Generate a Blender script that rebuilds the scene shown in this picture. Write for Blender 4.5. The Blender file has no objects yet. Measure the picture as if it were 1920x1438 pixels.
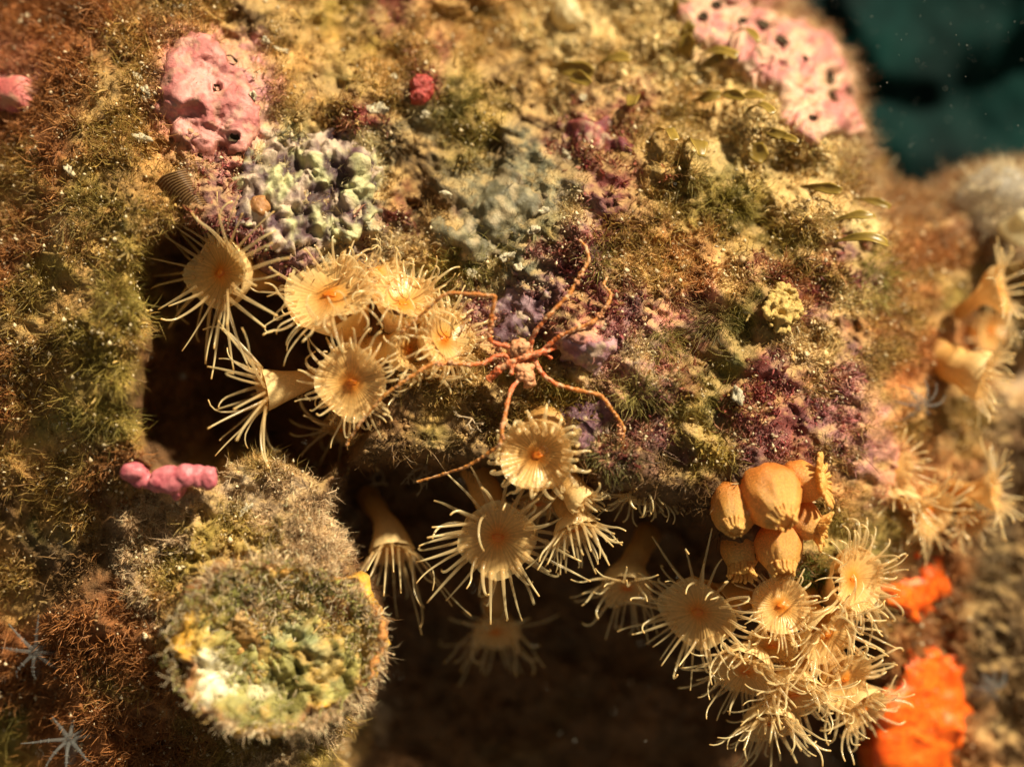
import bpy, math, random
import numpy as np

# ------------------------------------------------------------------ camera, water light, sun
sc = bpy.context.scene
col = sc.collection
sc.unit_settings.scale_length = 0.01            # one unit is a centimetre
CD = 25.0                                       # camera distance to the plane in focus
cam_d = bpy.data.cameras.new('camera'); cam = bpy.data.objects.new('camera', cam_d); col.objects.link(cam)
cam.location = (0, -CD, 0); cam.rotation_euler = (math.radians(90), 0, 0)
cam_d.sensor_width = 36.0; cam_d.lens = 36.0 * CD / 19.2
cam_d.clip_start = 0.5; cam_d.clip_end = 400
cam_d.dof.use_dof = True; cam_d.dof.focus_distance = CD - 0.25
cam_d.dof.aperture_fstop = cam_d.lens * 1e-3 / 1.1
sc.camera = cam

w = bpy.data.worlds.new('World'); sc.world = w; w.use_nodes = True
bg = w.node_tree.nodes['Background']
bg.inputs[0].default_value = (0.60, 0.56, 0.44, 1); bg.inputs[1].default_value = 0.15

TO_LIGHT = np.array([0.60, -0.54, 0.78]); TO_LIGHT /= np.linalg.norm(TO_LIGHT)
sl = bpy.data.lights.new('sun', 'SUN'); so = bpy.data.objects.new('sun', sl); col.objects.link(so)
sl.energy = 5.0; sl.angle = math.radians(3); sl.color = (1.0, 0.88, 0.64)
from mathutils import Vector, Matrix
so.rotation_euler = Vector(TO_LIGHT).to_track_quat('Z', 'Y').to_euler()
so.location = tuple(TO_LIGHT * 60)
sc.view_settings.view_transform = 'Standard'; sc.view_settings.look = 'None'
sc.view_settings.exposure = 0.9; sc.view_settings.gamma = 1.0
sc.cycles.max_bounces = 6; sc.cycles.transparent_max_bounces = 12
sc.cycles.diffuse_bounces = 3; sc.cycles.use_denoising = True

rng = np.random.default_rng(7); random.seed(7)

# ------------------------------------------------------------------ noise
def _h(ix, iy, iz, seed):
    n = (ix * 374761393 + iy * 668265263 + iz * 2147483647 + seed * 974634777) & 0xffffffff
    n = ((n ^ (n >> 13)) * 1274126177) & 0xffffffff
    n = n ^ (n >> 16)
    return (n & 0xffff) / 65535.0
_RM = np.array([[.36,.48,-.8],[-.8,.6,0],[.48,.64,.6]]); _RM2 = np.array([[.8,-.36,.48],[.6,.48,-.64],[0,.8,.6]])
def vnoise(p, seed=0):
    p = np.asarray(p,float) @ (_RM if seed % 2 else _RM2) + (seed % 13)*1.37
    f = np.floor(p).astype(np.int64); t = p - f; t = t * t * (3 - 2 * t)
    r = 0
    for a in (0, 1):
        wa = t[..., 0] if a else 1 - t[..., 0]
        for b in (0, 1):
            wb = t[..., 1] if b else 1 - t[..., 1]
            for c in (0, 1):
                wc = t[..., 2] if c else 1 - t[..., 2]
                r = r + wa * wb * wc * _h(f[..., 0] + a, f[..., 1] + b, f[..., 2] + c, seed)
    return r * 2 - 1
def fbm(p, o=4, seed=0, g=0.5):
    s = 0; a = 1.0; q = np.array(p, float)
    for i in range(o):
        s = s + a * vnoise(q, seed + i * 17); a *= g; q = q * 2.03 + 11.3
    return s
def billow(p, o=3, seed=0):
    s = 0; a = 1.0; q = np.array(p, float)
    for i in range(o):
        s = s + a * (1 - 2 * np.abs(vnoise(q, seed + i * 31))); a *= 0.5; q = q * 2.1 + 5.7
    return s
def worley(p, seed=0):
    p = np.asarray(p,float) @ _RM
    f = np.floor(p).astype(np.int64); best = np.full(p.shape[:-1], 9.0)
    for a in (-1, 0, 1):
        for b in (-1, 0, 1):
            for c in (-1, 0, 1):
                g = f + np.array([a, b, c])
                j = np.stack([_h(g[..., 0], g[..., 1], g[..., 2], seed + k) for k in (0, 5, 9)], -1)
                d = np.linalg.norm(g + j - p, axis=-1); best = np.minimum(best, d)
    return best
def V3(u, v, s, z=0.0):
    return np.stack([np.asarray(u) / s, np.asarray(v) / s, np.full(np.shape(u), z)], -1)
def nrm(a):
    a = np.asarray(a, float); return a / (np.linalg.norm(a, axis=-1, keepdims=True) + 1e-12)
def sstep(a, b, x):
    t = np.clip((x - a) / (b - a), 0, 1); return t * t * (3 - 2 * t)

# ------------------------------------------------------------------ polygons
def pdist(u, v, poly):
    """signed distance in picture units to a polygon, positive inside"""
    P = np.asarray(poly, float); n = len(P)
    best = np.full(np.shape(u), 1e9); ins = np.zeros(np.shape(u), bool)
    for i in range(n):
        a = P[i]; b = P[(i + 1) % n]; e = b - a
        t = np.clip(((u - a[0]) * e[0] + (v - a[1]) * e[1]) / (e @ e + 1e-9), 0, 1)
        best = np.minimum(best, np.hypot(u - a[0] - t * e[0], v - a[1] - t * e[1]))
        c = ((a[1] > v) != (b[1] > v)) & (u < (b[0] - a[0]) * (v - a[1]) / (b[1] - a[1] + 1e-12) + a[0])
        ins ^= c
    return np.where(ins, best, -best)

# ------------------------------------------------------------------ relief of the reef
STEP = 4.0
U1 = np.arange(-220, 2145, STEP); V1 = np.arange(-220, 1665, STEP)
UU, VV = np.meshgrid(U1, V1)
DG = np.array([
 [-2.2,-1.3,-0.8,-1.4,-2.1,-2.6,-2.9,-3.1,-3.1,-3.2,-3.8,-5.0,-5.6],
 [-1.3,-0.5,-0.1,-0.6,-1.0,-1.5,-1.8,-1.9,-1.9,-1.9,-2.5,-4.2,-4.8],
 [-0.8, 0.1, 0.4, 0.0,-0.4,-0.8,-0.9,-0.8,-0.7,-0.8,-1.6,-3.4,-4.2],
 [-0.6, 0.4, 0.8, 0.1,-0.2,-0.4,-0.4,-0.2, 0.0,-0.2,-1.1,-3.0,-4.2],
 [-0.5, 0.6, 0.9,-0.1,-0.3, 0.0, 0.1, 0.3, 0.4, 0.2,-0.8,-2.8,-4.2],
 [-0.5, 0.6, 0.9,-0.1,-0.1, 0.0, 0.1, 0.3, 0.4, 0.3,-0.6,-2.7,-4.0],
 [-0.6, 0.4, 0.8, 0.5, 0.1,-0.5,-0.5,-0.2, 0.1, 0.2,-0.8,-2.8,-3.8],
 [-0.8, 0.2, 0.9, 1.0, 0.5,-1.0,-1.2,-1.2,-0.8,-0.5,-1.3,-3.0,-3.8],
 [-1.1,-0.1, 0.8, 1.0, 0.4,-1.4,-1.7,-1.6,-1.3,-1.0,-1.9,-3.2,-3.8],
 [-1.4,-0.4, 0.3, 0.4, 0.0,-1.6,-2.0,-2.0,-1.7,-1.4,-2.3,-3.4,-4.0]])
def cub(G, gx, gy):
    H, W = G.shape
    ix = np.floor(gx).astype(int); iy = np.floor(gy).astype(int); tx = gx - ix; ty = gy - iy
    def wts(t): return [(-t+2*t*t-t**3)/2, (2-5*t*t+3*t**3)/2, (t+4*t*t-3*t**3)/2, (t**3-t*t)/2]
    wx = wts(tx); wy = wts(ty); r = 0
    for j in range(4):
        for i in range(4):
            r = r + wx[i]*wy[j]*G[np.clip(iy+j-1,0,H-1), np.clip(ix+i-1,0,W-1)]
    return r
CAVE1 = [(282,448),(345,412),(440,452),(480,505),(600,560),(660,590),(665,650),(700,720),(690,800),(660,850),
         (640,870),(600,895),(545,860),(490,842),(430,862),(395,890),(300,872),(262,800),(258,700),(280,600),(262,540)]
CAVE2 = [(640,868),(900,872),(1090,905),(1200,930),(1330,985),(1400,1100),(1570,1110),(1655,1190),(1640,1440),(1640,1700),
         (520,1700),(600,1440),(690,1310),(722,1230),(712,1130),(660,1030),(600,960)]
CAVE3 = [(1835,530),(1900,495),(2200,480),(2200,760),(1900,735),(1830,700),(1790,640)]
GAP = [(1420,-300),(1468,0),(1536,52),(1580,112),(1608,182),(1624,262),(1662,335),(1710,362),(1780,330),(1850,312),(1920,300),(2300,270),(2300,-300)]
def blur(a, r):
    k = np.ones(2*r+1)/(2*r+1)
    for ax in (0, 1):
        pad = [(0,0)]*a.ndim; pad[ax] = (r, r)
        b = np.pad(a, pad, mode='edge'); c = np.cumsum(b, axis=ax)
        z = np.zeros_like(np.take(c,[0],axis=ax)); c = np.concatenate([z,c],axis=ax)
        n = a.shape[ax]
        a = (np.take(c, np.arange(2*r+1, n+2*r+1), axis=ax) - np.take(c, np.arange(0, n), axis=ax))/(2*r+1)
    return a
def relief():
    d = cub(DG, np.clip(UU,-200,2100)/160.0, np.clip(VV,-200,1600)/160.0)
    ew = 14*fbm(V3(UU,VV,60),3,3) + 5*fbm(V3(UU,VV,18),2,9)
    c1 = sstep(-14,26,pdist(UU,VV,CAVE1)+ew); c2 = sstep(-14,34,pdist(UU,VV,CAVE2)+ew); c3 = sstep(-14,30,pdist(UU,VV,CAVE3)+ew)
    gp = pdist(UU,VV,GAP)+ew*0.8
    # lip that bulges before it turns under
    q1 = pdist(UU,VV,CAVE1); q2 = pdist(UU,VV,CAVE2)
    d = d + 0.22*np.exp(-((q1+40)/40.0)**2) + 0.30*np.exp(-((q2+45)/45.0)**2)
    d = d - 3.4*c1 - 3.0*c2 - 4.0*c3
    d = d - 1.6*sstep(-110,0,gp)**2 - 6*sstep(-4,40,gp)
    big = 0.26*fbm(V3(UU,VV,150),3,21) + 0.16*billow(V3(UU,VV,85),2,41)
    crag = sstep(-30,90,pdist(UU,VV,[(430,-200),(1560,-200),(1660,300),(1640,700),(1330,860),(960,760),(900,560),(700,480),(480,470),(440,240)]))
    base = d + big + crag*(.22*fbm(V3(UU,VV,62),3,23)+.13*np.round(fbm(V3(UU,VV*1.7,74),3,25)*2.2)/2.2)
    base = blur(base,1)
    amp = 0.55 + 0.45*vnoise(V3(UU,VV,130),77)
    fine = -0.17*billow(V3(UU,VV,34),3,51) - 0.08*billow(V3(UU,VV,13),2,61) - .07*sstep(.45,.75,vnoise(V3(UU,VV,26),71))*2
    slope = sstep(-60,50,pdist(UU,VV,[(900,-60),(1500,-60),(1640,260),(1520,360),(1250,290),(1060,150)])+30*fbm(V3(UU,VV,60),3,81))
    crumb = .20*(.55-worley(V3(UU,VV,19),83))+.10*(.5-worley(V3(UU,VV,9.5),85))
    full = base + fine*amp + 0.03 + crumb*slope
    return base, full, gp, np.maximum.reduce([c1,c2,c3])
DB, DF, GP, CAVE = relief()
def unproj(u, v, d):
    k = 1 - np.asarray(d, float)/CD
    return np.stack([(np.asarray(u,float)-960)/100*k, -np.asarray(d,float), (719-np.asarray(v,float))/100*k], -1)
def grid_normals(P):
    du = np.gradient(P, axis=1); dv = np.gradient(P, axis=0)
    return nrm(np.cross(du, dv)) * -1
PB = unproj(UU,VV,DB); PF = unproj(UU,VV,DF)
NF = grid_normals(PF); NB = grid_normals(unproj(UU,VV,blur(DB,5)))
if NF[200,200,1] > 0: NF, NB = -NF, -NB
def samp(A, u, v):
    gx = np.clip((np.asarray(u,float)-U1[0])/STEP,0,len(U1)-1.001); gy = np.clip((np.asarray(v,float)-V1[0])/STEP,0,len(V1)-1.001)
    ix = gx.astype(int); iy = gy.astype(int); tx = gx-ix; ty = gy-iy
    if A.ndim == 3: tx = tx[...,None]; ty = ty[...,None]
    return (A[iy,ix]*(1-tx)+A[iy,ix+1]*tx)*(1-ty)+(A[iy+1,ix]*(1-tx)+A[iy+1,ix+1]*tx)*ty
def sdep(u, v, full=True): return float(samp(DF if full else DB, np.array(u), np.array(v)))
def pt(u, v, d): return unproj(u, v, d)

# ------------------------------------------------------------------ what grows where
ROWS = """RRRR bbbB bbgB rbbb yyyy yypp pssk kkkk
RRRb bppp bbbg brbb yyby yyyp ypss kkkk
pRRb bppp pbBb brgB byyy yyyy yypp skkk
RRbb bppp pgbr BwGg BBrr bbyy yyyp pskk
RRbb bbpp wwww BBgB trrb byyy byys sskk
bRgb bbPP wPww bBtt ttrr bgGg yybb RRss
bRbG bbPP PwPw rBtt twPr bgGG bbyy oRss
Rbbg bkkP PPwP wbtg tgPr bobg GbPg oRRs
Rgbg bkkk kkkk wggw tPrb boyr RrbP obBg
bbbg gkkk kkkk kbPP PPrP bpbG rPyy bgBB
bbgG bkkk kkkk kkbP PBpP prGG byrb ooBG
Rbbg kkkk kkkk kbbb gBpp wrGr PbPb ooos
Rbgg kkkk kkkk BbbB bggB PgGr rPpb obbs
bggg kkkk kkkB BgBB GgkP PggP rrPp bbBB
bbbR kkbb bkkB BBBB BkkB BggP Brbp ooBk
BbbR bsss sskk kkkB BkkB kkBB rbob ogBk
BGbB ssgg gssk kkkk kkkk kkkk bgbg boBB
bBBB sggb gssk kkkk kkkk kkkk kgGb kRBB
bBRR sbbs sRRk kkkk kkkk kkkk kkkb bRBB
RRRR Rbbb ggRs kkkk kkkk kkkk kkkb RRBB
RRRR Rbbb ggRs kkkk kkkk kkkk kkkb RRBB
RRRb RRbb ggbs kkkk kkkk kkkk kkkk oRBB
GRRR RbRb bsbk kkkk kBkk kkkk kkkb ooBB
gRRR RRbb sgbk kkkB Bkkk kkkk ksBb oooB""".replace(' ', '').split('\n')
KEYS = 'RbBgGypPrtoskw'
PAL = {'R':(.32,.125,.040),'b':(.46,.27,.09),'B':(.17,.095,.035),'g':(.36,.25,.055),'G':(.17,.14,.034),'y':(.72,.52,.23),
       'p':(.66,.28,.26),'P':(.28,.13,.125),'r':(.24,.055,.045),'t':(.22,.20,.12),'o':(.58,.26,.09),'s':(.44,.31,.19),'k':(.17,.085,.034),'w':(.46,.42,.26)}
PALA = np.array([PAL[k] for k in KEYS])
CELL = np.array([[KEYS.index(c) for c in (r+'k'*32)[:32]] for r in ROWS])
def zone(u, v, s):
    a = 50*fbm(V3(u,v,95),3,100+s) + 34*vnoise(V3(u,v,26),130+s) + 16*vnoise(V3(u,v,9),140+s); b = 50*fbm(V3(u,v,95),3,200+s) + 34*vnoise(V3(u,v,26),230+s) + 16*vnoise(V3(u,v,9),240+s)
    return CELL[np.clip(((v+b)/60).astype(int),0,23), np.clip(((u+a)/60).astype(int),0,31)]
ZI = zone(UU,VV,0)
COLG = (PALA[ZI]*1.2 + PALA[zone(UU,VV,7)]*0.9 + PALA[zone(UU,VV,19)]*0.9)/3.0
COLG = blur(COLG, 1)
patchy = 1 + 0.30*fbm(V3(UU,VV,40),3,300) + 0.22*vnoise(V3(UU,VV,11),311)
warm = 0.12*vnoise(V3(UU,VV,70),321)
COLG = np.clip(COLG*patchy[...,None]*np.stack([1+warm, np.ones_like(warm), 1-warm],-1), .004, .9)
sed_lit = sstep(.30,.80,NF[...,2]*.8-NF[...,1]*.15+.15*NF[...,0]+.28*fbm(V3(UU,VV,22),3,331))*sstep(.0,.3,.35-CAVE)*.50  # silt tone mixed with painted highlights on faces turned up to the sun
sed_lit = sed_lit*sstep(260,420,UU+60*vnoise(V3(UU,VV,60),335))
COLG = COLG*(1-sed_lit[...,None])+np.array([.70,.47,.19])*sed_lit[...,None]
COVER = np.zeros_like(UU)                        # where crusts and big things leave no room for turf

# ------------------------------------------------------------------ mesh and material helpers
def mesh_np(name, V, F, mats=None, color=None, smooth=True, attr=None):
    V = np.ascontiguousarray(V, np.float32); me = bpy.data.meshes.new(name)
    F = [F] if isinstance(F, np.ndarray) else F
    loops = np.concatenate([f.ravel() for f in F]).astype(np.int32)
    tot = np.concatenate([np.full(len(f), f.shape[1], np.int32) for f in F])
    st = np.concatenate([[0], np.cumsum(tot)[:-1]]).astype(np.int32)
    me.vertices.add(len(V)); me.vertices.foreach_set('co', V.ravel())
    me.loops.add(len(loops)); me.loops.foreach_set('vertex_index', loops)
    me.polygons.add(len(tot)); me.polygons.foreach_set('loop_start', st)
    me.update(calc_edges=True)
    if smooth: me.polygons.foreach_set('use_smooth', np.ones(len(tot), bool))
    if color is not None:
        a = me.color_attributes.new('Col', 'FLOAT_COLOR', 'POINT')
        c = np.ones((len(V),4), np.float32); c[:,:3] = color; a.data.foreach_set('color', c.ravel())
    if attr is not None:
        a = me.attributes.new('t', 'FLOAT', 'POINT'); a.data.foreach_set('value', np.ascontiguousarray(attr, np.float32))
    if mats is not None: me.materials.append(mats)
    return me
def link(name, me, parent=None, loc=None, label=None, cat=None, group=None, kind=None):
    o = bpy.data.objects.new(name, me); col.objects.link(o)
    if parent is not None: o.parent = parent
    if loc is not None: o.location = tuple(loc)
    for k, x in (('label',label),('category',cat),('group',group),('kind',kind)):
        if x: o[k] = x
    return o
def thing(name, loc, label, cat, group=None):
    return link(name, None, None, loc, label, cat, group)
class N:
    def __init__(s, name):
        s.m = bpy.data.materials.new(name); s.m.use_nodes = True; s.t = s.m.node_tree; s.t.nodes.clear()
        s.out = s.n('ShaderNodeOutputMaterial')
    def n(s, k, ins=None, **kw):
        x = s.t.nodes.new(k)
        for a, b in kw.items(): setattr(x, a, b)
        for a, b in (ins or {}).items():
            if hasattr(b, 'is_output') or isinstance(b, bpy.types.NodeSocket): s.t.links.new(b, x.inputs[a])
            else: x.inputs[a].default_value = b
        return x
    def coord(s): return s.n('ShaderNodeTexCoord').outputs['Object']
    def noise(s, scale, detail=4, rough=.6, vec=None):
        return s.n('ShaderNodeTexNoise', {'Scale':scale,'Detail':detail,'Roughness':rough,'Vector':vec or s.coord()}).outputs['Fac']
    def ramp(s, fac, stops):
        r = s.n('ShaderNodeValToRGB', {'Fac':fac}); e = r.color_ramp.elements
        while len(e) > len(stops): e.remove(e[-1])
        while len(e) < len(stops): e.new(0.5)
        for i,(p,c) in enumerate(stops):
            e[i].position = p; e[i].color = (*c,1) if hasattr(c,'__len__') else (c,c,c,1)
        return r.outputs['Color']
    def mix(s, f, a, b, mode='MIX'):
        x = s.n('ShaderNodeMix', data_type='RGBA', blend_type=mode)
        for k, val in ((0,f),(6,a),(7,b)):
            if isinstance(val, bpy.types.NodeSocket): s.t.links.new(val, x.inputs[k])
            else: x.inputs[k].default_value = val if (k==0 or len(val)==4) else (*val,1)
        return x.outputs[2]
    def bump(s, h, st, dist=.05):
        return s.n('ShaderNodeBump', {'Height':h,'Strength':st,'Distance':dist}).outputs['Normal']
    def bsdf(s, colr, rough=.6, normal=None, spec=.3, sss=0, srad=(.2,.1,.05), coat=0):
        ins = {'Base Color':colr if isinstance(colr,bpy.types.NodeSocket) else (*colr,1),'Roughness':rough,'Specular IOR Level':spec}
        if normal is not None: ins['Normal'] = normal
        if sss: ins['Subsurface Weight'] = sss; ins['Subsurface Radius'] = srad; ins['Subsurface Scale'] = 1.0
        if coat: ins['Coat Weight'] = coat; ins['Coat Roughness'] = .2
        return s.n('ShaderNodeBsdfPrincipled', ins).outputs[0]
    def fin(s, sh): s.t.links.new(sh, s.out.inputs[0]); return s.m
    def attr(s, nm, o='Color'): return s.n('ShaderNodeAttribute', attribute_name=nm).outputs[o]
def translucent_mix(m, colr, sh, f, clear=0):
    c = colr if isinstance(colr,bpy.types.NodeSocket) else (*colr,1)
    tr = m.n('ShaderNodeBsdfTranslucent', {'Color':c}).outputs[0]
    x = m.n('ShaderNodeMixShader', {0:f,1:sh,2:tr}).outputs[0]
    if clear is not None and (isinstance(clear,bpy.types.NodeSocket) or clear > 0):
        tp = m.n('ShaderNodeBsdfTransparent').outputs[0]
        x = m.n('ShaderNodeMixShader', {0:clear,1:x,2:tp}).outputs[0]
    return x
def mat_attr(name, rough=.65, bump=.5, fine=24, spec=.25, trans=0, sss=0, vary=.5):
    m = N(name); c = m.attr('Col'); n1 = m.noise(fine,6,.7); n2 = m.noise(fine*.3,4,.6)
    c = m.mix(vary, c, m.ramp(n1, [(.30,.35),(.5,.95),(.72,1.75)]), 'MULTIPLY')
    c = m.mix(vary*.6, c, m.ramp(n2, [(.35,(.6,.62,.7)),(.65,(1.35,1.2,1.05))]), 'MULTIPLY')
    nb = m.bump(m.n('ShaderNodeMath',{0:n1,1:n2},operation='ADD').outputs[0], bump, .08) if bump else None
    sh = m.bsdf(c, rough, nb, spec, sss)
    if trans: sh = translucent_mix(m, c, sh, trans)
    return m.fin(sh)
M_ROCK = mat_attr('rock', .6, .9, 16, .3)
M_TURF = mat_attr('turf', .5, 0, 9, .35, trans=.35, vary=.25)
M_GRIT = mat_attr('grit', .5, .4, 20, .4, trans=.12, vary=.3)
M_CRUST = mat_attr('crust', .45, .5, 14, .4, vary=.35)
def mat_plain(name, c1, c2, scale=10, rough=.5, bump=.3, spec=.4, trans=0, clear=0, sss=0, srad=(.2,.1,.05), coat=0):
    m = N(name); n1 = m.noise(scale,6,.65); c = m.mix(m.ramp(n1,[(.35,0.),(.65,1.)]), c1, c2)
    sh = m.bsdf(c, rough, m.bump(n1,bump,.06) if bump else None, spec, sss, srad, coat)
    if trans or clear: sh = translucent_mix(m, c, sh, trans, clear)
    return m.fin(sh)

# ------------------------------------------------------------------ shape builders
def tube(path, rad, sides=6, cap=True):
    P = np.asarray(path, float); n = len(P); rad = np.broadcast_to(np.asarray(rad,float),(n,))
    T = nrm(np.gradient(P, axis=0)); ref = np.array([0,0,1.]) if abs(T[0,2]) < .9 else np.array([1.,0,0])
    A = np.zeros_like(P); a = nrm(np.cross(T[0], ref)); 
    for i in range(n):
        a = a - T[i]*(a@T[i]); a = a/(np.linalg.norm(a)+1e-9); A[i] = a
    B = np.cross(T, A); th = np.arange(sides)*2*math.pi/sides
    ring = P[:,None]+rad[:,None,None]*(A[:,None]*np.cos(th)[None,:,None]+B[:,None]*np.sin(th)[None,:,None])
    V = ring.reshape(-1,3); i = np.arange(n-1)[:,None]*sides; j = np.arange(sides)[None]; k = (j+1)%sides
    F = np.stack([i+j,i+k,i+sides+k,i+sides+j],-1).reshape(-1,4); att = np.repeat(np.linspace(0,1,n),sides)
    if cap:
        V = np.vstack([V, P[-1]+T[-1]*rad[-1]*.7, P[0]-T[0]*rad[0]*.3]); e = (n-1)*sides; m = len(V)
        jj = np.arange(sides); kk = (jj+1)%sides
        T3 = np.vstack([np.stack([e+jj,e+kk,np.full(sides,m-2)],-1), np.stack([kk,jj,np.full(sides,m-1)],-1)])
        return V, F, T3, np.concatenate([att,[1,0]])
    return V, F, np.zeros((0,3),int), att
class MB:
    def __init__(s): s.V=[]; s.Q=[]; s.T=[]; s.C=[]; s.A=[]; s.n=0
    def add(s, V, Q=None, T=None, c=None, a=None):
        V = np.asarray(V,float); s.V.append(V)
        if Q is not None and len(Q): s.Q.append(np.asarray(Q)+s.n)
        if T is not None and len(T): s.T.append(np.asarray(T)+s.n)
        s.C.append(np.broadcast_to(np.asarray(c if c is not None else (.5,.5,.5),float),(len(V),3)))
        s.A.append(np.broadcast_to(np.asarray(0. if a is None else a,float),(len(V),))); s.n += len(V)
    def tube(s, path, rad, sides=6, c=None, cap=True):
        V,Q,T,a = tube(path, rad, sides, cap); s.add(V,Q,T,c,a)
    def mesh(s, name, mat, off=None, smooth=True):
        V = np.vstack(s.V) - (0 if off is None else np.asarray(off)); F = []
        if s.Q: F.append(np.vstack(s.Q))
        if s.T: F.append(np.vstack(s.T))
        return mesh_np(name, V, F, mat, np.vstack(s.C), smooth, np.concatenate(s.A))
def spline(pts, n):
    P = np.asarray(pts,float); k = len(P); t = np.linspace(0,k-1.0001,n); i = t.astype(int); f = (t-i)[:,None]
    g = lambda j: P[np.clip(j,0,k-1)]
    a,b,c,d = g(i-1),g(i),g(i+1),g(i+2)
    return .5*((2*b)+(c-a)*f+(2*a-5*b+4*c-d)*f*f+(3*b-a-3*c+d)*f**3)
ICO_V = nrm(np.array([(-1,1.618,0),(1,1.618,0),(-1,-1.618,0),(1,-1.618,0),(0,-1,1.618),(0,1,1.618),(0,-1,-1.618),(0,1,-1.618),(1.618,0,-1),(1.618,0,1),(-1.618,0,-1),(-1.618,0,1)]))
ICO_F = np.array([(0,11,5),(0,5,1),(0,1,7),(0,7,10),(0,10,11),(1,5,9),(5,11,4),(11,10,2),(10,7,6),(7,1,8),(3,9,4),(3,4,2),(3,2,6),(3,6,8),(3,8,9),(4,9,5),(2,4,11),(6,2,10),(8,6,7),(9,8,1)])
def subdiv(V, F):
    V = list(map(tuple,V)); idx = {}; out = []
    def mid(a,b):
        k = (min(a,b),max(a,b))
        if k not in idx:
            idx[k] = len(V); V.append(tuple(nrm((np.array(V[a])+np.array(V[b]))/2)))
        return idx[k]
    for a,b,c in F:
        x,y,z = mid(a,b),mid(b,c),mid(c,a); out += [(a,x,z),(b,y,x),(c,z,y),(x,y,z)]
    return np.array(V), np.array(out)
I2V, I2F = subdiv(ICO_V, ICO_F); I3V, I3F = subdiv(I2V, I2F); I4V, I4F = subdiv(I3V, I3F)
def blob(center, r, seed=0, bumpy=.15, lv=3, freq=1.6):
    V,F = {1:(ICO_V,ICO_F),2:(I2V,I2F),3:(I3V,I3F),4:(I4V,I4F)}[lv]
    k = 1+bumpy*fbm(V*freq+seed*3.7,3,seed)
    return np.asarray(center)+V*k[:,None]*np.asarray(r), F

# ------------------------------------------------------------------ the reef rock
def build_rock():
    keep = GP < 7
    idx = np.arange(UU.size).reshape(UU.shape)
    q = np.stack([idx[:-1,:-1],idx[1:,:-1],idx[1:,1:],idx[:-1,1:]],-1).reshape(-1,4)
    ok = (keep[:-1,:-1]&keep[1:,:-1]&keep[1:,1:]&keep[:-1,1:]).ravel(); q = q[ok]
    use = np.zeros(UU.size,bool); use[q.ravel()] = True; re = np.cumsum(use)-1
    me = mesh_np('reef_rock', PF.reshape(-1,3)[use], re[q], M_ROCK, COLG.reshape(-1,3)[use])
    link('reef_rock', me, kind='structure', label='overgrown reef rock face with dark hollows under its ledges')
build_rock()

def build_far_rock():
    u = np.arange(1200,2500,12.); v = np.arange(-420,800,12.); u,v = np.meshgrid(u,v)
    d = -11 + .5*fbm(V3(u,v,300),3,900) - .12*billow(V3(u,v,130),3,910)
    for poly,h in (([(1500,-200),(2100,-300),(2000,60),(1880,135),(1760,190),(1650,185),(1560,120)],.7),
                   ([(1850,-300),(2400,-300),(2400,300),(1980,240),(1905,100)],.3),([(1640,240),(1800,230),(1960,260),(2300,300),(2300,700),(1640,700)],.3)):
        d = d + h*sstep(-10,60,pdist(u,v,poly)+16*fbm(V3(u,v,70),3,920))
    P = unproj(u,v,d); idx = np.arange(u.size).reshape(u.shape)
    q = np.stack([idx[:-1,:-1],idx[1:,:-1],idx[1:,1:],idx[:-1,1:]],-1).reshape(-1,4)
    t = .5+.5*vnoise(V3(u,v,120),930); c = np.array([.001,.007,.007])*(1-t[...,None])+np.array([.001,.026,.023])*t[...,None]  # dimming and teal cast of the water are painted into the rock colour
    m = mat_attr('far_rock', .8, .6, 2, .1)
    link('distant_rock', mesh_np('distant_rock',P.reshape(-1,3),q,m,c.reshape(-1,3)), kind='structure', label='rock far behind, painted dim teal as seen through the open water')
build_far_rock()

# ------------------------------------------------------------------ crusts laid over the rock
def patch(poly, th, step=5., edge=26, wob=9, seed=0, bumpf=None, sink=.10, soft=1.):
    P = np.asarray(poly,float); u = np.arange(P[:,0].min()-25,P[:,0].max()+26,step); v = np.arange(P[:,1].min()-25,P[:,1].max()+26,step)
    u,v = np.meshgrid(u,v); d = pdist(u,v,poly)+wob*fbm(V3(u,v,38),3,seed)+wob*.35*vnoise(V3(u,v,9),seed+3)
    d = np.minimum(d, -samp(GP,u,v)+3)
    prof = np.clip(d/edge,0,1); prof = np.sqrt(1-(1-prof)**2)
    h = -sink+(th+sink)*prof
    if bumpf is not None: h = h+bumpf(u,v,d)*sstep(0,edge,d)
    X = samp(PB,u,v)+samp(NB,u,v)*h[...,None]
    keep = d > -3; idx = np.arange(u.size).reshape(u.shape)
    q = np.stack([idx[:-1,:-1],idx[1:,:-1],idx[1:,1:],idx[:-1,1:]],-1).reshape(-1,4)
    q = q[(keep[:-1,:-1]&keep[1:,:-1]&keep[1:,1:]&keep[:-1,1:]).ravel()]
    use = np.zeros(u.size,bool); use[q.ravel()] = True; re = np.cumsum(use)-1
    global COVER
    COVER = np.maximum(COVER, soft*sstep(-4,14,pdist(UU,VV,poly)))
    return X, u, v, d, use, re[q]
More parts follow.
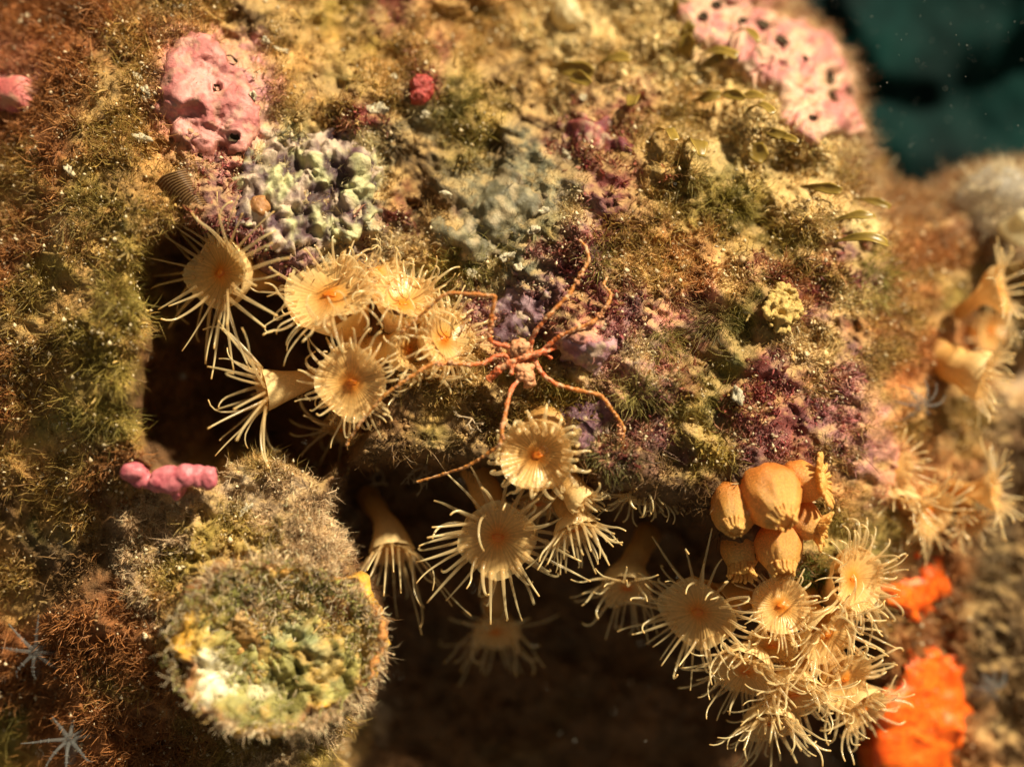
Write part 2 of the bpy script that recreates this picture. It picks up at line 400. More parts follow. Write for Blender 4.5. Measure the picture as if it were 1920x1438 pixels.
def crust(name, label, cat, poly, th, colf, mat, group=None, kind=None, holes=(), **kw):
    b0 = kw.pop('bumpf',None)
    def bf(u,v,d):
        h = 0*u if b0 is None else b0(u,v,d)
        for x,y,r in holes:
            q = np.hypot(u-x,v-y)+r*.12*np.sin(3*np.arctan2(v-y,u-x)+x); k = sstep(r*1.3,r*.95,q); h = h*(1-k)-.15*k+.03*np.exp(-((q-r*1.5)/(r*.3))**2)
        return h
    X,u,v,d,use,q = patch(poly,th,bumpf=bf,**kw); c = colf(u,v,d)
    cen = X.reshape(-1,3)[use].mean(0)
    me = mesh_np(name, X.reshape(-1,3)[use]-cen, q, mat, c.reshape(-1,3)[use])
    o = link(name, me, None, cen, label, cat, group, kind); parent_grid[o.name] = (X,u,v)
    for hl in holes: hole_on(o,*hl)
    return o
def lerp(a,b,t): return np.asarray(a)*(1-t[...,None])+np.asarray(b)*t[...,None]
def two(a, b, s, seed, edgec=None, speck=.55):
    def f(u,v,d):
        t = sstep(-.35,.45,fbm(V3(u,v,s),4,seed)); c = lerp(a,b,t)
        if speck: c = lerp(c,np.array([.50,.38,.22]),speck*sstep(.15,.55,fbm(V3(u,v,15),4,seed+5)))
        if edgec is not None: c = lerp(edgec, c, sstep(0,16,d+6*vnoise(V3(u,v,12),seed+1)))
        return np.clip(c*(1+.18*vnoise(V3(u,v,7),seed+2))[...,None],0,.95)
    return f
M_HOLE = mat_plain('bore_hole', (.020,.015,.009),(.09,.06,.035),14,.9,.3,.1)
def hole_on(parent, u, v, r):
    """the dark bowl at the bottom of a pore that is dented into a crust"""
    X,gu,gv = parent_grid[parent.name]; k = np.hypot(gu-u,gv-v).argmin(); c = X.reshape(-1,3)[k]; n = nrm(samp(NB,np.array(float(u)),np.array(float(v)))); s_ = 18; th = np.arange(s_)*2*math.pi/s_
    a = nrm(np.cross(n,[0,0,1.])); b = np.cross(n,a); V=[]; r=r/100
    for rr,hh in ((1.08,.085),(.98,.05),(.8,.035),(.4,.025)):
        V.append(c+n*hh+(a*np.cos(th)[:,None]+b*np.sin(th)[:,None])*r*rr*(1+.12*np.sin(th*3+u)+.06*np.sin(th*5+v))[:,None])
    V = np.vstack(V+[c+n*.022]); jj=np.arange(s_); kk=(jj+1)%s_
    Q = np.vstack([np.stack([i*s_+jj,i*s_+kk,(i+1)*s_+kk,(i+1)*s_+jj],-1) for i in range(3)]); T = np.stack([3*s_+jj,3*s_+kk,np.full(s_,4*s_)],-1)
    link('pore', mesh_np('pore',V-np.array(parent.location),[Q,T],M_HOLE), parent)
parent_grid = {}
CR = dict(edge=34, wob=16, soft=.93)
pk = crust('coralline_crust','smooth rose pink coralline crust with two dark pores above the anemones','coralline algae',
  [(318,62),(352,52),(400,62),(428,95),(450,128),(476,165),(482,215),(480,262),(458,278),(424,270),(395,288),(356,280),(330,262),(322,228),(288,205),(296,160),(304,110)],
  .12, two((.42,.13,.12),(.62,.27,.24),34,400,(.30,.10,.07),.3), M_CRUST, seed=401, bumpf=lambda u,v,d:.08*fbm(V3(u,v,44),4,405)-.035*billow(V3(u,v,15),3,406), step=3., holes=((433,112,11),(406,169,8),(440,262,9)), **CR)
pt_r = crust('coralline_crust','pale pink coralline crust with round dark pores at the bright upper edge of the rock','coralline algae',
  [(1265,12),(1330,4),(1400,18),(1468,18),(1530,55),(1575,95),(1603,150),(1618,215),(1626,244),(1590,262),(1520,270),(1470,240),(1440,180),(1400,150),(1360,100),(1300,80),(1262,50)],
  .24, two((.52,.19,.17),(.66,.38,.26),26,410,(.45,.27,.16)), M_CRUST, seed=411, bumpf=lambda u,v,d:.10*fbm(V3(u,v,50),3,415)-.06*billow(V3(u,v,16),3,417), step=3., edge=34, wob=20, soft=.7, holes=((1424,58,17),(1458,88,14),(1545,150,14),(1578,178,11),(1552,190,11),(1520,233,8),(1314,42,10),(1340,22,10),(1386,50,8),(1500,120,7)))
crust('coralline_crust','small pink coralline crust among rust turf at the far left edge','coralline algae',
  [(-30,140),(30,138),(62,148),(70,172),(50,205),(20,215),(-30,210)],.2,two((.58,.14,.13),(.70,.22,.2),30,420),M_CRUST,seed=421)
kn = crust('nodular_crust','knobbly pale green and violet nodular crust right of the pink crust','coralline algae',
  [(480,290),(520,270),(545,250),(600,240),(650,250),(690,275),(712,330),(720,390),(700,440),(650,462),(590,455),(540,465),(490,445),(450,410),(455,350)],
  .13, lambda u,v,d: np.clip(lerp((.08,.045,.05),(.50,.47,.30),sstep(.15,.75,1-worley(V3(u,v,27),430)+.30*fbm(V3(u,v,16),4,431)))*lerp((1.0,.80,.92),(1.0,1.0,.80),sstep(-.3,.3,fbm(V3(u,v,36),3,433))),.01,.9),
  M_CRUST, seed=432, step=3., bumpf=lambda u,v,d:.34*(0.50-worley(V3(u,v,27),430))+.16*(0.5-worley(V3(u,v,12),438))+.05*fbm(V3(u,v,14),3,437), edge=22, wob=26, soft=.75)
crust('violet_crust','violet pink coralline crust just right of the sea spider','coralline algae',
  [(1040,655),(1065,640),(1110,635),(1150,640),(1160,660),(1130,680),(1110,700),(1070,690),(1045,680)],.09,two((.22,.10,.13),(.40,.22,.24),18,440),M_CRUST,seed=441,step=3.,edge=40,wob=24,soft=.35,bumpf=lambda u,v,d:-.05*billow(V3(u,v,18),3,445))
crust('violet_crust','dusky purple crust between the raised sea spider legs','coralline algae',
  [(925,545),(960,525),(1000,545),(1035,560),(1040,600),(1015,635),(980,650),(940,640),(925,600)],.09,two((.13,.06,.075),(.27,.16,.18),18,450),M_CRUST,seed=451,step=3.,edge=40,wob=24,soft=.35,bumpf=lambda u,v,d:-.05*billow(V3(u,v,18),3,455))
crust('violet_crust','dark purple crust under the sea spider right of the bright anemone','coralline algae',
  [(1050,752),(1095,742),(1140,752),(1160,785),(1150,815),(1110,830),(1075,815),(1050,785)],.09,two((.10,.035,.05),(.21,.095,.11),16,460),M_CRUST,seed=461,step=3.,edge=40,wob=24,soft=.35,bumpf=lambda u,v,d:-.05*billow(V3(u,v,18),3,465))
crust('teal_crust','smooth grey green crust on the rock above the sea spider','algal crust',
  [(800,430),(860,400),(900,340),(950,300),(985,330),(1010,360),(990,410),(960,440),(930,480),(880,500),(830,470)],.10,two((.12,.105,.06),(.28,.24,.14),22,470,(.18,.13,.07)),M_CRUST,seed=471,step=4.,edge=40,wob=24,soft=.55,bumpf=lambda u,v,d:.12*fbm(V3(u,v,40),4,475))
crust('red_crust','crimson crusting seaweed in the upper middle below the brown fronds','red algae',
  [(1040,230),(1080,205),(1120,205),(1150,235),(1170,270),(1130,290),(1090,270),(1050,262)],.13,two((.15,.02,.03),(.32,.085,.07),20,490),M_CRUST,seed=491,step=4.,edge=40,wob=24,soft=.55,bumpf=lambda u,v,d:.11*billow(V3(u,v,22),3,495))
ML = mat_attr('coralline_lump', .4, .5, 14, .45, vary=.3)
def pink_lump():
    mb = MB(); base = sdep(320,900); 
    for k,(x,y,rx,ry,d) in enumerate([(252,885,24,19,.22),(262,893,16,22,.15),(300,905,26,19,.18),(325,897,34,25,.24),(350,892,26,22,.26),(372,893,22,19,.22),(392,897,17,21,.22),(335,915,14,20,.12),(282,905,20,12,.1)]):
        V,F = blob(pt(x,y,base+d),(rx/100,.2,ry/100),k+20,.2,4,1.3); t=.5+.5*fbm(V*3,3,88)
        mb.add(V,None,F,lerp((.42,.075,.10),(.64,.19,.21),np.clip(t,0,1)))
    c = pt(320,915,base); o = link('coralline_lump', mb.mesh('coralline_lump',ML,c),None,c,'knobbly rose red coralline lump on the ledge above the green shell','coralline algae')
    r = o.modifiers.new('remesh','REMESH'); r.mode='VOXEL'; r.voxel_size=.03; r.use_smooth_shade=True
    return o
M_KNOBP = mat_plain('coralline_lump_pink',(.40,.075,.10),(.64,.20,.22),5,.4,.5,.45)
_o = pink_lump(); _o.data.materials.clear(); _o.data.materials.append(M_KNOBP)

# ------------------------------------------------------------------ anemones
def mat_tentacle():
    m = N('tentacle'); t = m.attr('t','Fac'); c = m.ramp(t,[(0,(.92,.62,.26)),(.5,(.94,.74,.41)),(.86,(.95,.80,.46)),(1,(.95,.66,.27))])
    sh = m.bsdf(c,.16,None,.8); clear = m.ramp(t,[(0,.62),(.5,.66),(.84,.32),(1,.05)])
    return m.fin(translucent_mix(m,c,sh,.42,clear))
def mat_disc():
    m = N('oral_disc'); t = m.attr('t','Fac'); c = m.ramp(t,[(0,(.92,.22,.018)),(.18,(.92,.34,.045)),(.42,(.90,.52,.16)),(.8,(.90,.62,.26)),(1,(.93,.72,.36))])
    n1 = m.noise(16,4); c = m.mix(.35,c,m.ramp(n1,[(.3,.6),(.7,1.35)]),'MULTIPLY'); c = m.mix(.8,c,m.attr('Col'),'MULTIPLY')
    return m.fin(translucent_mix(m,c,m.bsdf(c,.3,m.bump(n1,.2,.03),.5),.40,.20))
def mat_column():
    m = N('column'); n1 = m.noise(26,5,.7); t = m.attr('t','Fac')
    c = m.ramp(t,[(0,(.60,.30,.08)),(.5,(.82,.46,.14)),(1,(.92,.66,.30))]); c = m.mix(.55,c,m.ramp(n1,[(.3,.6),(.52,1.),(.74,1.5)]),'MULTIPLY')
    return m.fin(translucent_mix(m,c,m.bsdf(c,.4,m.bump(n1,.4,.05),.45),.28))
M_TEN, M_DISC, M_COL = mat_tentacle(), mat_disc(), mat_column()
M_MOUTH = mat_plain('mouth',(.80,.17,.01),(.85,.30,.03),20,.35,.2,.5,trans=.3)
M_BUD = None
def bez(a,b,c,d,n):
    t = np.linspace(0,1,n)[:,None]; return a*(1-t)**3+3*b*t*(1-t)**2+3*c*t*t*(1-t)+d*t**3
def frame(n):
    n = nrm(n); a = nrm(np.cross(n,[0,0,1.] if abs(n[2])<.9 else [1.,0,0])); return n, a, np.cross(n,a)
def tent_path(p0, d0, L, axis, k, hook, hax, n=11):
    """walk along a tentacle: steady bend k, then a hook near the tip"""
    P = [p0]; d = nrm(d0); ds = L/(n-1)
    for i in range(n-1):
        t = i/(n-1); ang = k/(n-1)+ (hook/(n*.32) if t>.62 else 0)
        ax = axis if t<=.62 else nrm(axis*.4+hax*.6)
        d = d*math.cos(ang)+np.cross(ax,d)*math.sin(ang)+ax*(ax@d)*(1-math.cos(ang)); d = nrm(d); P.append(P[-1]+d*ds)
    return np.array(P)
def anemone(label, u, v, dep, face, R, base, nt0=34, L=70, spread=.35, curl=.9, hook=1.2, droop=0.0, cr=.50, tw=.031, cup=.25, sway=(0,0,0), seed=0, stiff=0, group='yellow cluster anemones', name='cluster_anemone', rows=2):
    nt = int(nt0*1.15); r = random.Random(seed*91+int(u)*7+int(v)); C = pt(u,v,dep); n,a,b = frame(np.array([face[0],-face[1],face[2]]))
    R = R/100; L = L/100; B = pt(*base); root = thing(name, B, label, 'sea anemone', group)
    H = np.linalg.norm(C-B); n2 = C-n*R*.35
    path = bez(B, B+(nrm(C-B)*.6+np.array([0,-.15,0]))*H*.35, C-n*max(H*.45,R*.9), C-n*R*.10, 16); t = np.linspace(0,1,16)
    rad = R*(cr*(1.05-.12*np.sin(t*math.pi))+(.96-cr)*sstep(.55,1,t)**1.3)*(1+.05*np.sin(t*17+seed))
    V,Q,T,at = tube(path,rad,28,False)
    th0 = np.tile(np.arange(28)*2*math.pi/28,16); V = V+ (V-np.repeat(path,28,0))*(.035*np.cos(th0*12)*np.repeat(t,28))[:,None]
    link('column', mesh_np('column',V-B,Q,M_COL,None,True,at), root)
    ns, nr = 120, 9; rr = np.linspace(.04,1,nr); th = np.arange(ns)*2*math.pi/ns
    rg,tg = np.meshgrid(rr,th,indexing='ij'); h = -cup*R*(1-rg**1.4)+.16*R*np.exp(-(rg/.22)**2)+.024*R*np.cos(tg*nt)*rg*sstep(.15,.5,rg)+R*(.11*np.sin(tg*3+seed)+.07*np.sin(tg*5+seed*2.3)+.06*np.sin(tg*2+seed*1.7))*rg**2
    X = C+(R*rg*(1+.07*np.sin(tg*2+seed*1.3)+.05*np.sin(tg*4+seed)))[...,None]*(a*np.cos(tg)[...,None]+b*np.sin(tg)[...,None])+n*h[...,None]
    i = np.arange(nr-1)[:,None]*ns; j = np.arange(ns)[None]; k = (j+1)%ns; Q = np.stack([i+j,i+k,i+ns+k,i+ns+j],-1).reshape(-1,4)
    dsc = link('oral_disc', mesh_np('oral_disc',X.reshape(-1,3)-B,Q,M_DISC,np.repeat((1+.16*np.cos(tg*nt+2*np.sin(tg*4+seed))*sstep(.1,.5,rg)+.10*np.cos(tg*nt/2+1)).ravel()[:,None],3,1),True,rg.ravel()), root)
    mc = C-n*(cup*R-.13*R); mv,mf = blob(mc,.10*R,seed+3,.3,3); md = mv-mc; mv = mv- n*(md@n)[:,None]*.55+ a*(md@a)[:,None]*.5
    link('mouth', mesh_np('mouth',mv-B,mf,M_MOUTH), dsc)
    sw = np.array([sway[0],-sway[1],sway[2]],float); ph = r.random()*6
    for q in range(nt):
        th = 2*math.pi*(q+r.uniform(-.3,.3))/nt+ph; rad_d = a*math.cos(th)+b*math.sin(th); tang = np.cross(n,rad_d)
        inner = q%2 if rows==2 else 0
        el = spread+(.50 if inner else -.05)+r.uniform(-.28,.28); q_ = (r.uniform(.70,.86) if inner else r.uniform(.90,1.0)); p0 = C+rad_d*R*q_*(1+.07*math.sin(th*2+seed*1.3)+.05*math.sin(th*4+seed))+n*R*(-.03+(.11*math.sin(th*3+seed)+.07*math.sin(th*5+seed*2.3)+.06*math.sin(th*2+seed*1.7))*q_*q_)
        Lq = L*r.uniform(.62,1.12)*(.85 if inner else 1.); d0 = nrm(rad_d*math.cos(el)+n*math.sin(el)+tang*r.uniform(-.22,.22)+sw*.5+np.array([0,0,-droop]))
        sg = (1 if r.random()<.72 else -1); bendax = nrm(tang*sg+n*r.uniform(-.5,.5)); kk = curl*r.uniform(.3,1.7); hk = hook*r.choice((-1.1,.4,1.,1.5,1.9))*r.uniform(.7,1.2)
        if stiff and r.random()<stiff: kk *= .2; hk *= .15
        P = tent_path(p0,d0,Lq,bendax,kk,hk,nrm(np.array([r.gauss(0,1),r.gauss(0,1),r.gauss(0,1)])*.45+bendax))
        tt = np.linspace(0,1,11); g = np.array([0,0,-1.]); P = P+ (g*droop*Lq*.5+sw*Lq*.4)*(tt**2)[:,None]
        w = tw*r.uniform(.65,1.05)*(1.28-.86*tt+.12*np.exp(-((tt-1)/.08)**2)); w[0]*=1.2
        V,Q,T,at = tube(P,w,6,True); link('tentacle', mesh_np('tentacle',V-B,[Q,T],M_TEN,None,True,at), root)
    return root
A = anemone
# the group at the mouth of the left hollow
A('leftmost open anemone, long straight glassy tentacles spread against the dark hollow',405,512,.35,(-.62,.75,-.05),72,(520,520,-.9),38,125,.10,.5,.5,stiff=.7,seed=1,cr=.45,tw=.034)
A('large frilly anemone with orange mouth, second from left in the group',615,545,.55,(-.25,.66,.50),84,(705,672,-.7),46,88,.25,1.3,1.5,seed=2,cr=.52)
A('pale anemone half hidden behind the large frilly one, tentacles upward',702,500,-.15,(.05,.5,.75),52,(715,640,-.9),30,62,.5,1.0,1.0,seed=3)
A('cup shaped anemone on an upright column next to the leg of the sea spider',762,552,.50,(.22,.62,.70),60,(728,655,-.5),36,62,.55,1.1,1.1,seed=4,cup=.5,cr=.52)
A('frilly anemone facing right towards the sea spider',842,632,.50,(.68,.70,.18),58,(742,668,-.5),44,62,.45,.9,.9,seed=5,cup=.35,tw=.034)
A('curly anemone on a thick orange column in the middle of the left group',778,655,.62,(.72,.65,.05),44,(676,662,-.1),30,58,.6,1.7,1.5,seed=6,cr=.78,cup=.5)
A('anemone hanging downward below the frilly right facing one',805,722,.35,(.25,.40,-.80),46,(775,668,-.3),32,56,.35,.8,.8,seed=7)
A('round anemone facing the camera with curled tentacles at the lower left of the group',657,718,.80,(-.12,.95,-.12),66,(735,690,-.4),42,70,.35,1.5,1.6,seed=8,cr=.55)
A('side view anemone with long tentacles pointing left into the dark hollow',492,732,.10,(-.92,.30,-.18),38,(660,690,-.7),20,135,.45,.6,.7,stiff=.5,seed=9,cr=.52,tw=.031,cup=.4)
A('dim anemone deep in the hollow below the round one',640,812,-1.0,(-.3,.45,-.8),40,(720,750,-1.9),22,100,.3,.7,.8,seed=10)
# the ones hanging below the ledge
A('bright thick anemone with short curled tentacles at the foot of the sea spider leg',1005,855,.95,(-.12,.96,-.05),64,(1030,800,.1),34,46,.45,1.7,1.9,seed=11,cr=.74,tw=.050,cup=.42)
A('small anemone on a plump column just below the bright thick one',1100,948,.55,(.72,.35,-.62),30,(1058,890,.1),22,34,.7,.8,.9,seed=12,cr=.95,cup=.4,tw=.032)
A('bell shaped anemone with tentacles pointing down below the plump one',1082,1000,.15,(.25,.42,-.86),46,(1050,930,-.4),30,74,.55,.5,.7,droop=.2,seed=13,stiff=.4)
A('large glassy anemone with orange mouth under the ledge',933,1012,.10,(-.05,.92,-.30),74,(895,880,-1.2),36,112,.15,.9,1.1,stiff=.35,seed=14,cr=.42,droop=.12,tw=.040)
A('dim drooping anemone right of the green shell',735,1040,-1.1,(.10,.50,-.82),44,(690,930,-2.6),20,140,.65,.5,.9,droop=.35,seed=15,stiff=.5)
A('small dim anemone hanging from the ledge right of the plump one',1195,930,-.1,(.05,.45,-.85),34,(1200,870,-.4),22,56,.45,.8,.8,droop=.2,seed=16)
A('shadowed anemone behind the bright thick one',1010,950,-.6,(-.1,.5,-.8),38,(1020,880,-1.0),22,50,.4,.9,.8,seed=17)
A('brown anemone in deep shadow left of the lower right cluster',1175,1110,-1.0,(-.1,.6,-.75),52,(1215,1000,-2.2),26,90,.3,.6,.8,droop=.2,seed=18)
A('second brown anemone in deep shadow at the bottom of the hollow',930,1190,-2.7,(0,.7,-.6),50,(920,1080,-3.0),24,90,.3,.6,.8,droop=.2,seed=19)
A('small shadowed anemone beside the small dim one',1255,935,-.3,(.1,.5,-.8),30,(1260,880,-.5),20,44,.4,.8,.8,seed=20)
# the lower right cluster
A('leftmost anemone of the lower right cluster, tentacles reaching left',1305,1150,-.1,(-.45,.80,-.15),70,(1420,1100,-1.2),38,96,.25,.8,.9,seed=21,stiff=.3)
A('small round anemone facing the camera at the top of the lower right cluster',1465,1135,.15,(-.10,.92,.25),52,(1510,1120,-1.0),36,54,.25,.9,.7,seed=22,cup=.15)
A('anemone beside the green tuft at the right top of the lower cluster',1612,1085,-.15,(.50,.80,.12),60,(1560,1110,-1.2),40,78,.35,.7,.8,seed=23,cup=.4)
A('side on anemone with tentacles sweeping right in the lower right cluster',1560,1195,.05,(.50,.62,-.35),62,(1500,1130,-1.0),40,86,.4,.6,.7,droop=.15,seed=24)
A('anemone in the middle of the lower right cluster below the small round one',1450,1215,-.05,(.0,.70,-.5),46,(1480,1140,-1.1),30,62,.5,.9,.9,seed=25)
A('left lower anemone of the right cluster with tentacles hanging down',1395,1265,0.,(-.35,.70,-.52),58,(1450,1180,-1.1),38,84,.45,.7,.8,droop=.2,seed=26)
A('anemone near the bottom of the right cluster facing downward',1490,1310,-.1,(.05,.62,-.70),60,(1490,1210,-1.2),38,80,.4,.7,.8,droop=.2,seed=27)
A('right lower anemone of the cluster next to the orange sponge',1590,1278,-.35,(.45,.75,-.38),56,(1530,1200,-1.2),36,78,.35,.7,.8,seed=28)
A('lowest anemone of the right cluster',1445,1365,-.25,(-.05,.55,-.78),52,(1470,1270,-1.3),34,74,.5,.6,.7,droop=.25,seed=29)
A('blurred anemone in front of the orange sponge at the bottom right',1625,1335,-.7,(.45,.6,-.5),48,(1570,1260,-1.6),30,66,.4,.7,.8,seed=30)
# right edge, out of focus
g2 = 'blurred anemones at the right edge'
A('round blurred anemone with bright orange mouth above the orange sponge',1668,872,-1.65,(-.08,.96,.12),46,(1690,870,-2.65),36,58,.15,.5,.5,seed=31,cup=.1,group=g2)
A('blurred anemone hanging below the round one with the bright orange mouth',1690,955,-1.75,(-.1,.55,-.72),46,(1700,905,-2.65),32,64,.45,.5,.5,droop=.2,seed=32,group=g2)
A('blurred cup shaped anemone above the orange sponge, facing right',1752,965,-1.85,(.35,.8,-.25),48,(1740,920,-2.85),34,60,.35,.5,.6,seed=33,cup=.4,group=g2)
A('small blurred anemone between the cup shaped one and the right edge',1822,985,-2.15,(.2,.7,-.5),32,(1810,950,-2.95),24,46,.4,.5,.6,seed=34,group=g2)
A('side view blurred anemone with star of thin tentacles at the right edge',1868,920,-2.05,(.85,.45,.10),40,(1780,915,-2.85),26,72,.25,.4,.5,seed=35,cr=.42,stiff=.6,group=g2)
A('side view blurred anemone high on the right edge below the glassy sea squirt',1882,542,-2.15,(.85,.42,.15),50,(1798,588,-3.05),28,74,.25,.5,.6,seed=36,cr=.32,stiff=.5,group=g2)
A('thick orange columned anemone with short tentacles at the right edge',1852,708,-1.95,(.82,.40,-.32),50,(1752,668,-2.75),30,58,.7,.5,.5,seed=37,cr=.80,cup=.4,group=g2)
A('greenish dim anemone behind the thick orange columned one',1862,622,-4.9,(.4,.8,-.2),44,(1800,610,-6.2),26,56,.3,.5,.6,seed=38,group=g2)

def bud(label, u, v, dep, R, base, face, openness=.15, nt=18, seed=0):
    """an anemone pulled shut: swollen body, pleated crown, short tentacle tips"""
    r = random.Random(seed); C = pt(u,v,dep); B = pt(*base); n,a,b = frame(np.array([face[0],-face[1],face[2]])); R = R/100
    root = thing('closed_anemone', B, label, 'sea anemone', 'closed orange anemones'); H = max(np.linalg.norm(C-B),R)
    nz, ns = 26, 54; t = np.linspace(0,1,nz); ctr = bez(B,B+(C-B)*.3,C-n*R*.9,C+n*R*.75,nz)
    rad = R*np.where(t<.62,.62+.40*np.sin(t/.62*math.pi/2),1.02*np.sqrt(np.clip(1-((t-.62)/.40)**2,0.02,1)))
    th = np.arange(ns)*2*math.pi/ns; T = nrm(np.gradient(ctr,axis=0)); ax = nrm(a-T*(T@a)[:,None]); bx = np.cross(T,ax)
    nz_ = fbm(np.stack([np.cos(th)[None]*2+0*t[:,None],np.sin(th)[None]*2+0*t[:,None],t[:,None]*4+0*th[None]],-1),3,seed+70); pl = 1+.075*nz_+.035*np.cos(th*nt+nz_*2.5)*sstep(.66,.95,t)[:,None]+.05*np.cos(th*3+seed)[None]*np.sin(t*3.1)[:,None]
    X = ctr[:,None]+(rad[:,None]*pl)[...,None]*(ax[:,None]*np.cos(th)[None,:,None]+bx[:,None]*np.sin(th)[None,:,None])
    i = np.arange(nz-1)[:,None]*ns; j = np.arange(ns)[None]; k = (j+1)%ns; Q = np.stack([i+j,i+k,i+ns+k,i+ns+j],-1).reshape(-1,4)
    V = np.vstack([X.reshape(-1,3),ctr[-1]]); e = (nz-1)*ns; jj = np.arange(ns); T3 = np.stack([e+jj,e+(jj+1)%ns,np.full(ns,len(V)-1)],-1)
    link('body', mesh_np('body',V-B,[Q,T3],M_BODY,None,True,np.concatenate([np.repeat(t,ns),[1]])), root)
    for q in range(nt):
        th1 = 2*math.pi*q/nt+r.uniform(-.1,.1); rd = a*math.cos(th1)+b*math.sin(th1); rr = R*(.50+.14*openness+r.uniform(-.06,.06)); p0 = C+n*R*(.50-.1*openness)+rd*rr
        d0 = nrm(n*(.55-.2*openness)+rd*(-.75+openness*2.0)); L = R*(.42+.55*openness)*r.uniform(.7,1.2)
        P = tent_path(p0,d0,L,np.cross(n,rd),.5,.6,rd,7); V,Q,T3,at = tube(P,.038*np.linspace(1.2,.75,7),6)
        link('tentacle', mesh_np('tentacle',V-B,[Q,T3],M_BODY,None,True,.9+.1*at), root)
mb_ = N('closed_body'); n1_ = mb_.noise(30,5,.7); t_ = mb_.attr('t','Fac')
c_ = mb_.ramp(t_,[(0,(.58,.17,.035)),(.6,(.84,.29,.055)),(.8,(.86,.38,.085)),(1,(.92,.54,.14))]); c_ = mb_.mix(.6,c_,mb_.ramp(n1_,[(.35,.65),(.52,1.),(.7,1.9)]),'MULTIPLY')
M_BODY = mb_.fin(translucent_mix(mb_,c_,mb_.bsdf(c_,.3,mb_.bump(n1_,.6,.05),.6),.34))
bud('largest closed anemone bud, smooth and orange, in the middle of the bud cluster',1452,948,.85,56,(1448,900,.1),(.28,.75,-.58),.10,22,1)
bud('brownish closed anemone bud at the left of the bud cluster',1375,968,.60,46,(1395,920,.0),(-.05,.75,-.60),.06,20,2)
bud('half open bud with fringed orange tips at the top right of the bud cluster',1520,905,.55,38,(1478,890,.0),(.85,.35,.20),.62,34,3)
bud('small half open bud at the right of the bud cluster',1520,985,.50,34,(1480,950,.0),(.88,.30,-.30),.50,28,4)
bud('closed bud pointing down with pleated yellow tip, lowest of the bud cluster',1462,1040,.50,44,(1460,985,-.1),(.05,.55,-.82),.20,22,5)
bud('shadowed closed bud behind the brownish one',1390,1045,.20,38,(1400,985,-.3),(-.05,.50,-.85),.35,20,6)

# ------------------------------------------------------------------ pale eight-armed polyps
M_WHITE = mat_plain('white_polyp',(.24,.24,.23),(.36,.36,.34),12,.4,.1,.4,trans=.5,clear=.74)
def polyp(label, u, v, dep, face, L, base, seed, drop=0.):
    r = random.Random(seed); C = pt(u,v,dep); B = pt(*base); n,a,b = frame(np.array([face[0],-face[1],face[2]])); root = thing('white_polyp',B,label,'polyp','pale eight armed polyps')
    V,Q,T,_ = tube(bez(B,B+(C-B)*.3,C-n*.3,C,10),np.linspace(.10,.14,10),10); link('stalk',mesh_np('stalk',V-B,[Q,T],M_WHITE),root)
    for q in range(8):
        th = 2*math.pi*(q+r.uniform(-.2,.2))/8; rd = a*math.cos(th)+b*math.sin(th); d0 = nrm(rd+n*.35); ax = np.cross(n,rd)
        P = tent_path(C+rd*.08,d0,L/100*r.uniform(.8,1.1),ax,1.5*r.random()+drop,.9*r.uniform(-1,1),rd,12); tt = np.linspace(0,1,12); mb = MB(); mb.tube(P,.040*(1.1-.8*tt),6)
        for k in range(4,11,2):
            for s in (-1,1):
                e = P[k]+nrm(ax*s+ (P[k]-P[k-1])*1.5)*0.06*(1.15-tt[k]); mb.tube([P[k],(P[k]+e)/2,e],[.018,.016,.010],4)
        link('tentacle', mb.mesh('tentacle',M_WHITE,B), root)
polyp('blurred white eight armed polyp at the left edge beside the green shell',66,1222,sdep(66,1222)+.5,(.1,.95,.1),70,(75,1262,sdep(75,1262)),1,.5)
polyp('blurred white polyp at the bottom left corner',130,1385,sdep(130,1385)+.5,(.05,.70,.65),72,(135,1425,sdep(135,1425)),2,.5)
polyp('blurred white polyp at the right below the thick orange anemone',1728,760,sdep(1728,760)+.5,(.25,.70,-.6),62,(1705,742,sdep(1705,742)),3,.5)
polyp('fainter white polyp at the far right by the bottom corner',1860,1290,sdep(1860,1290)+.4,(.3,.7,-.4),55,(1845,1270,sdep(1845,1270)),4,.5)

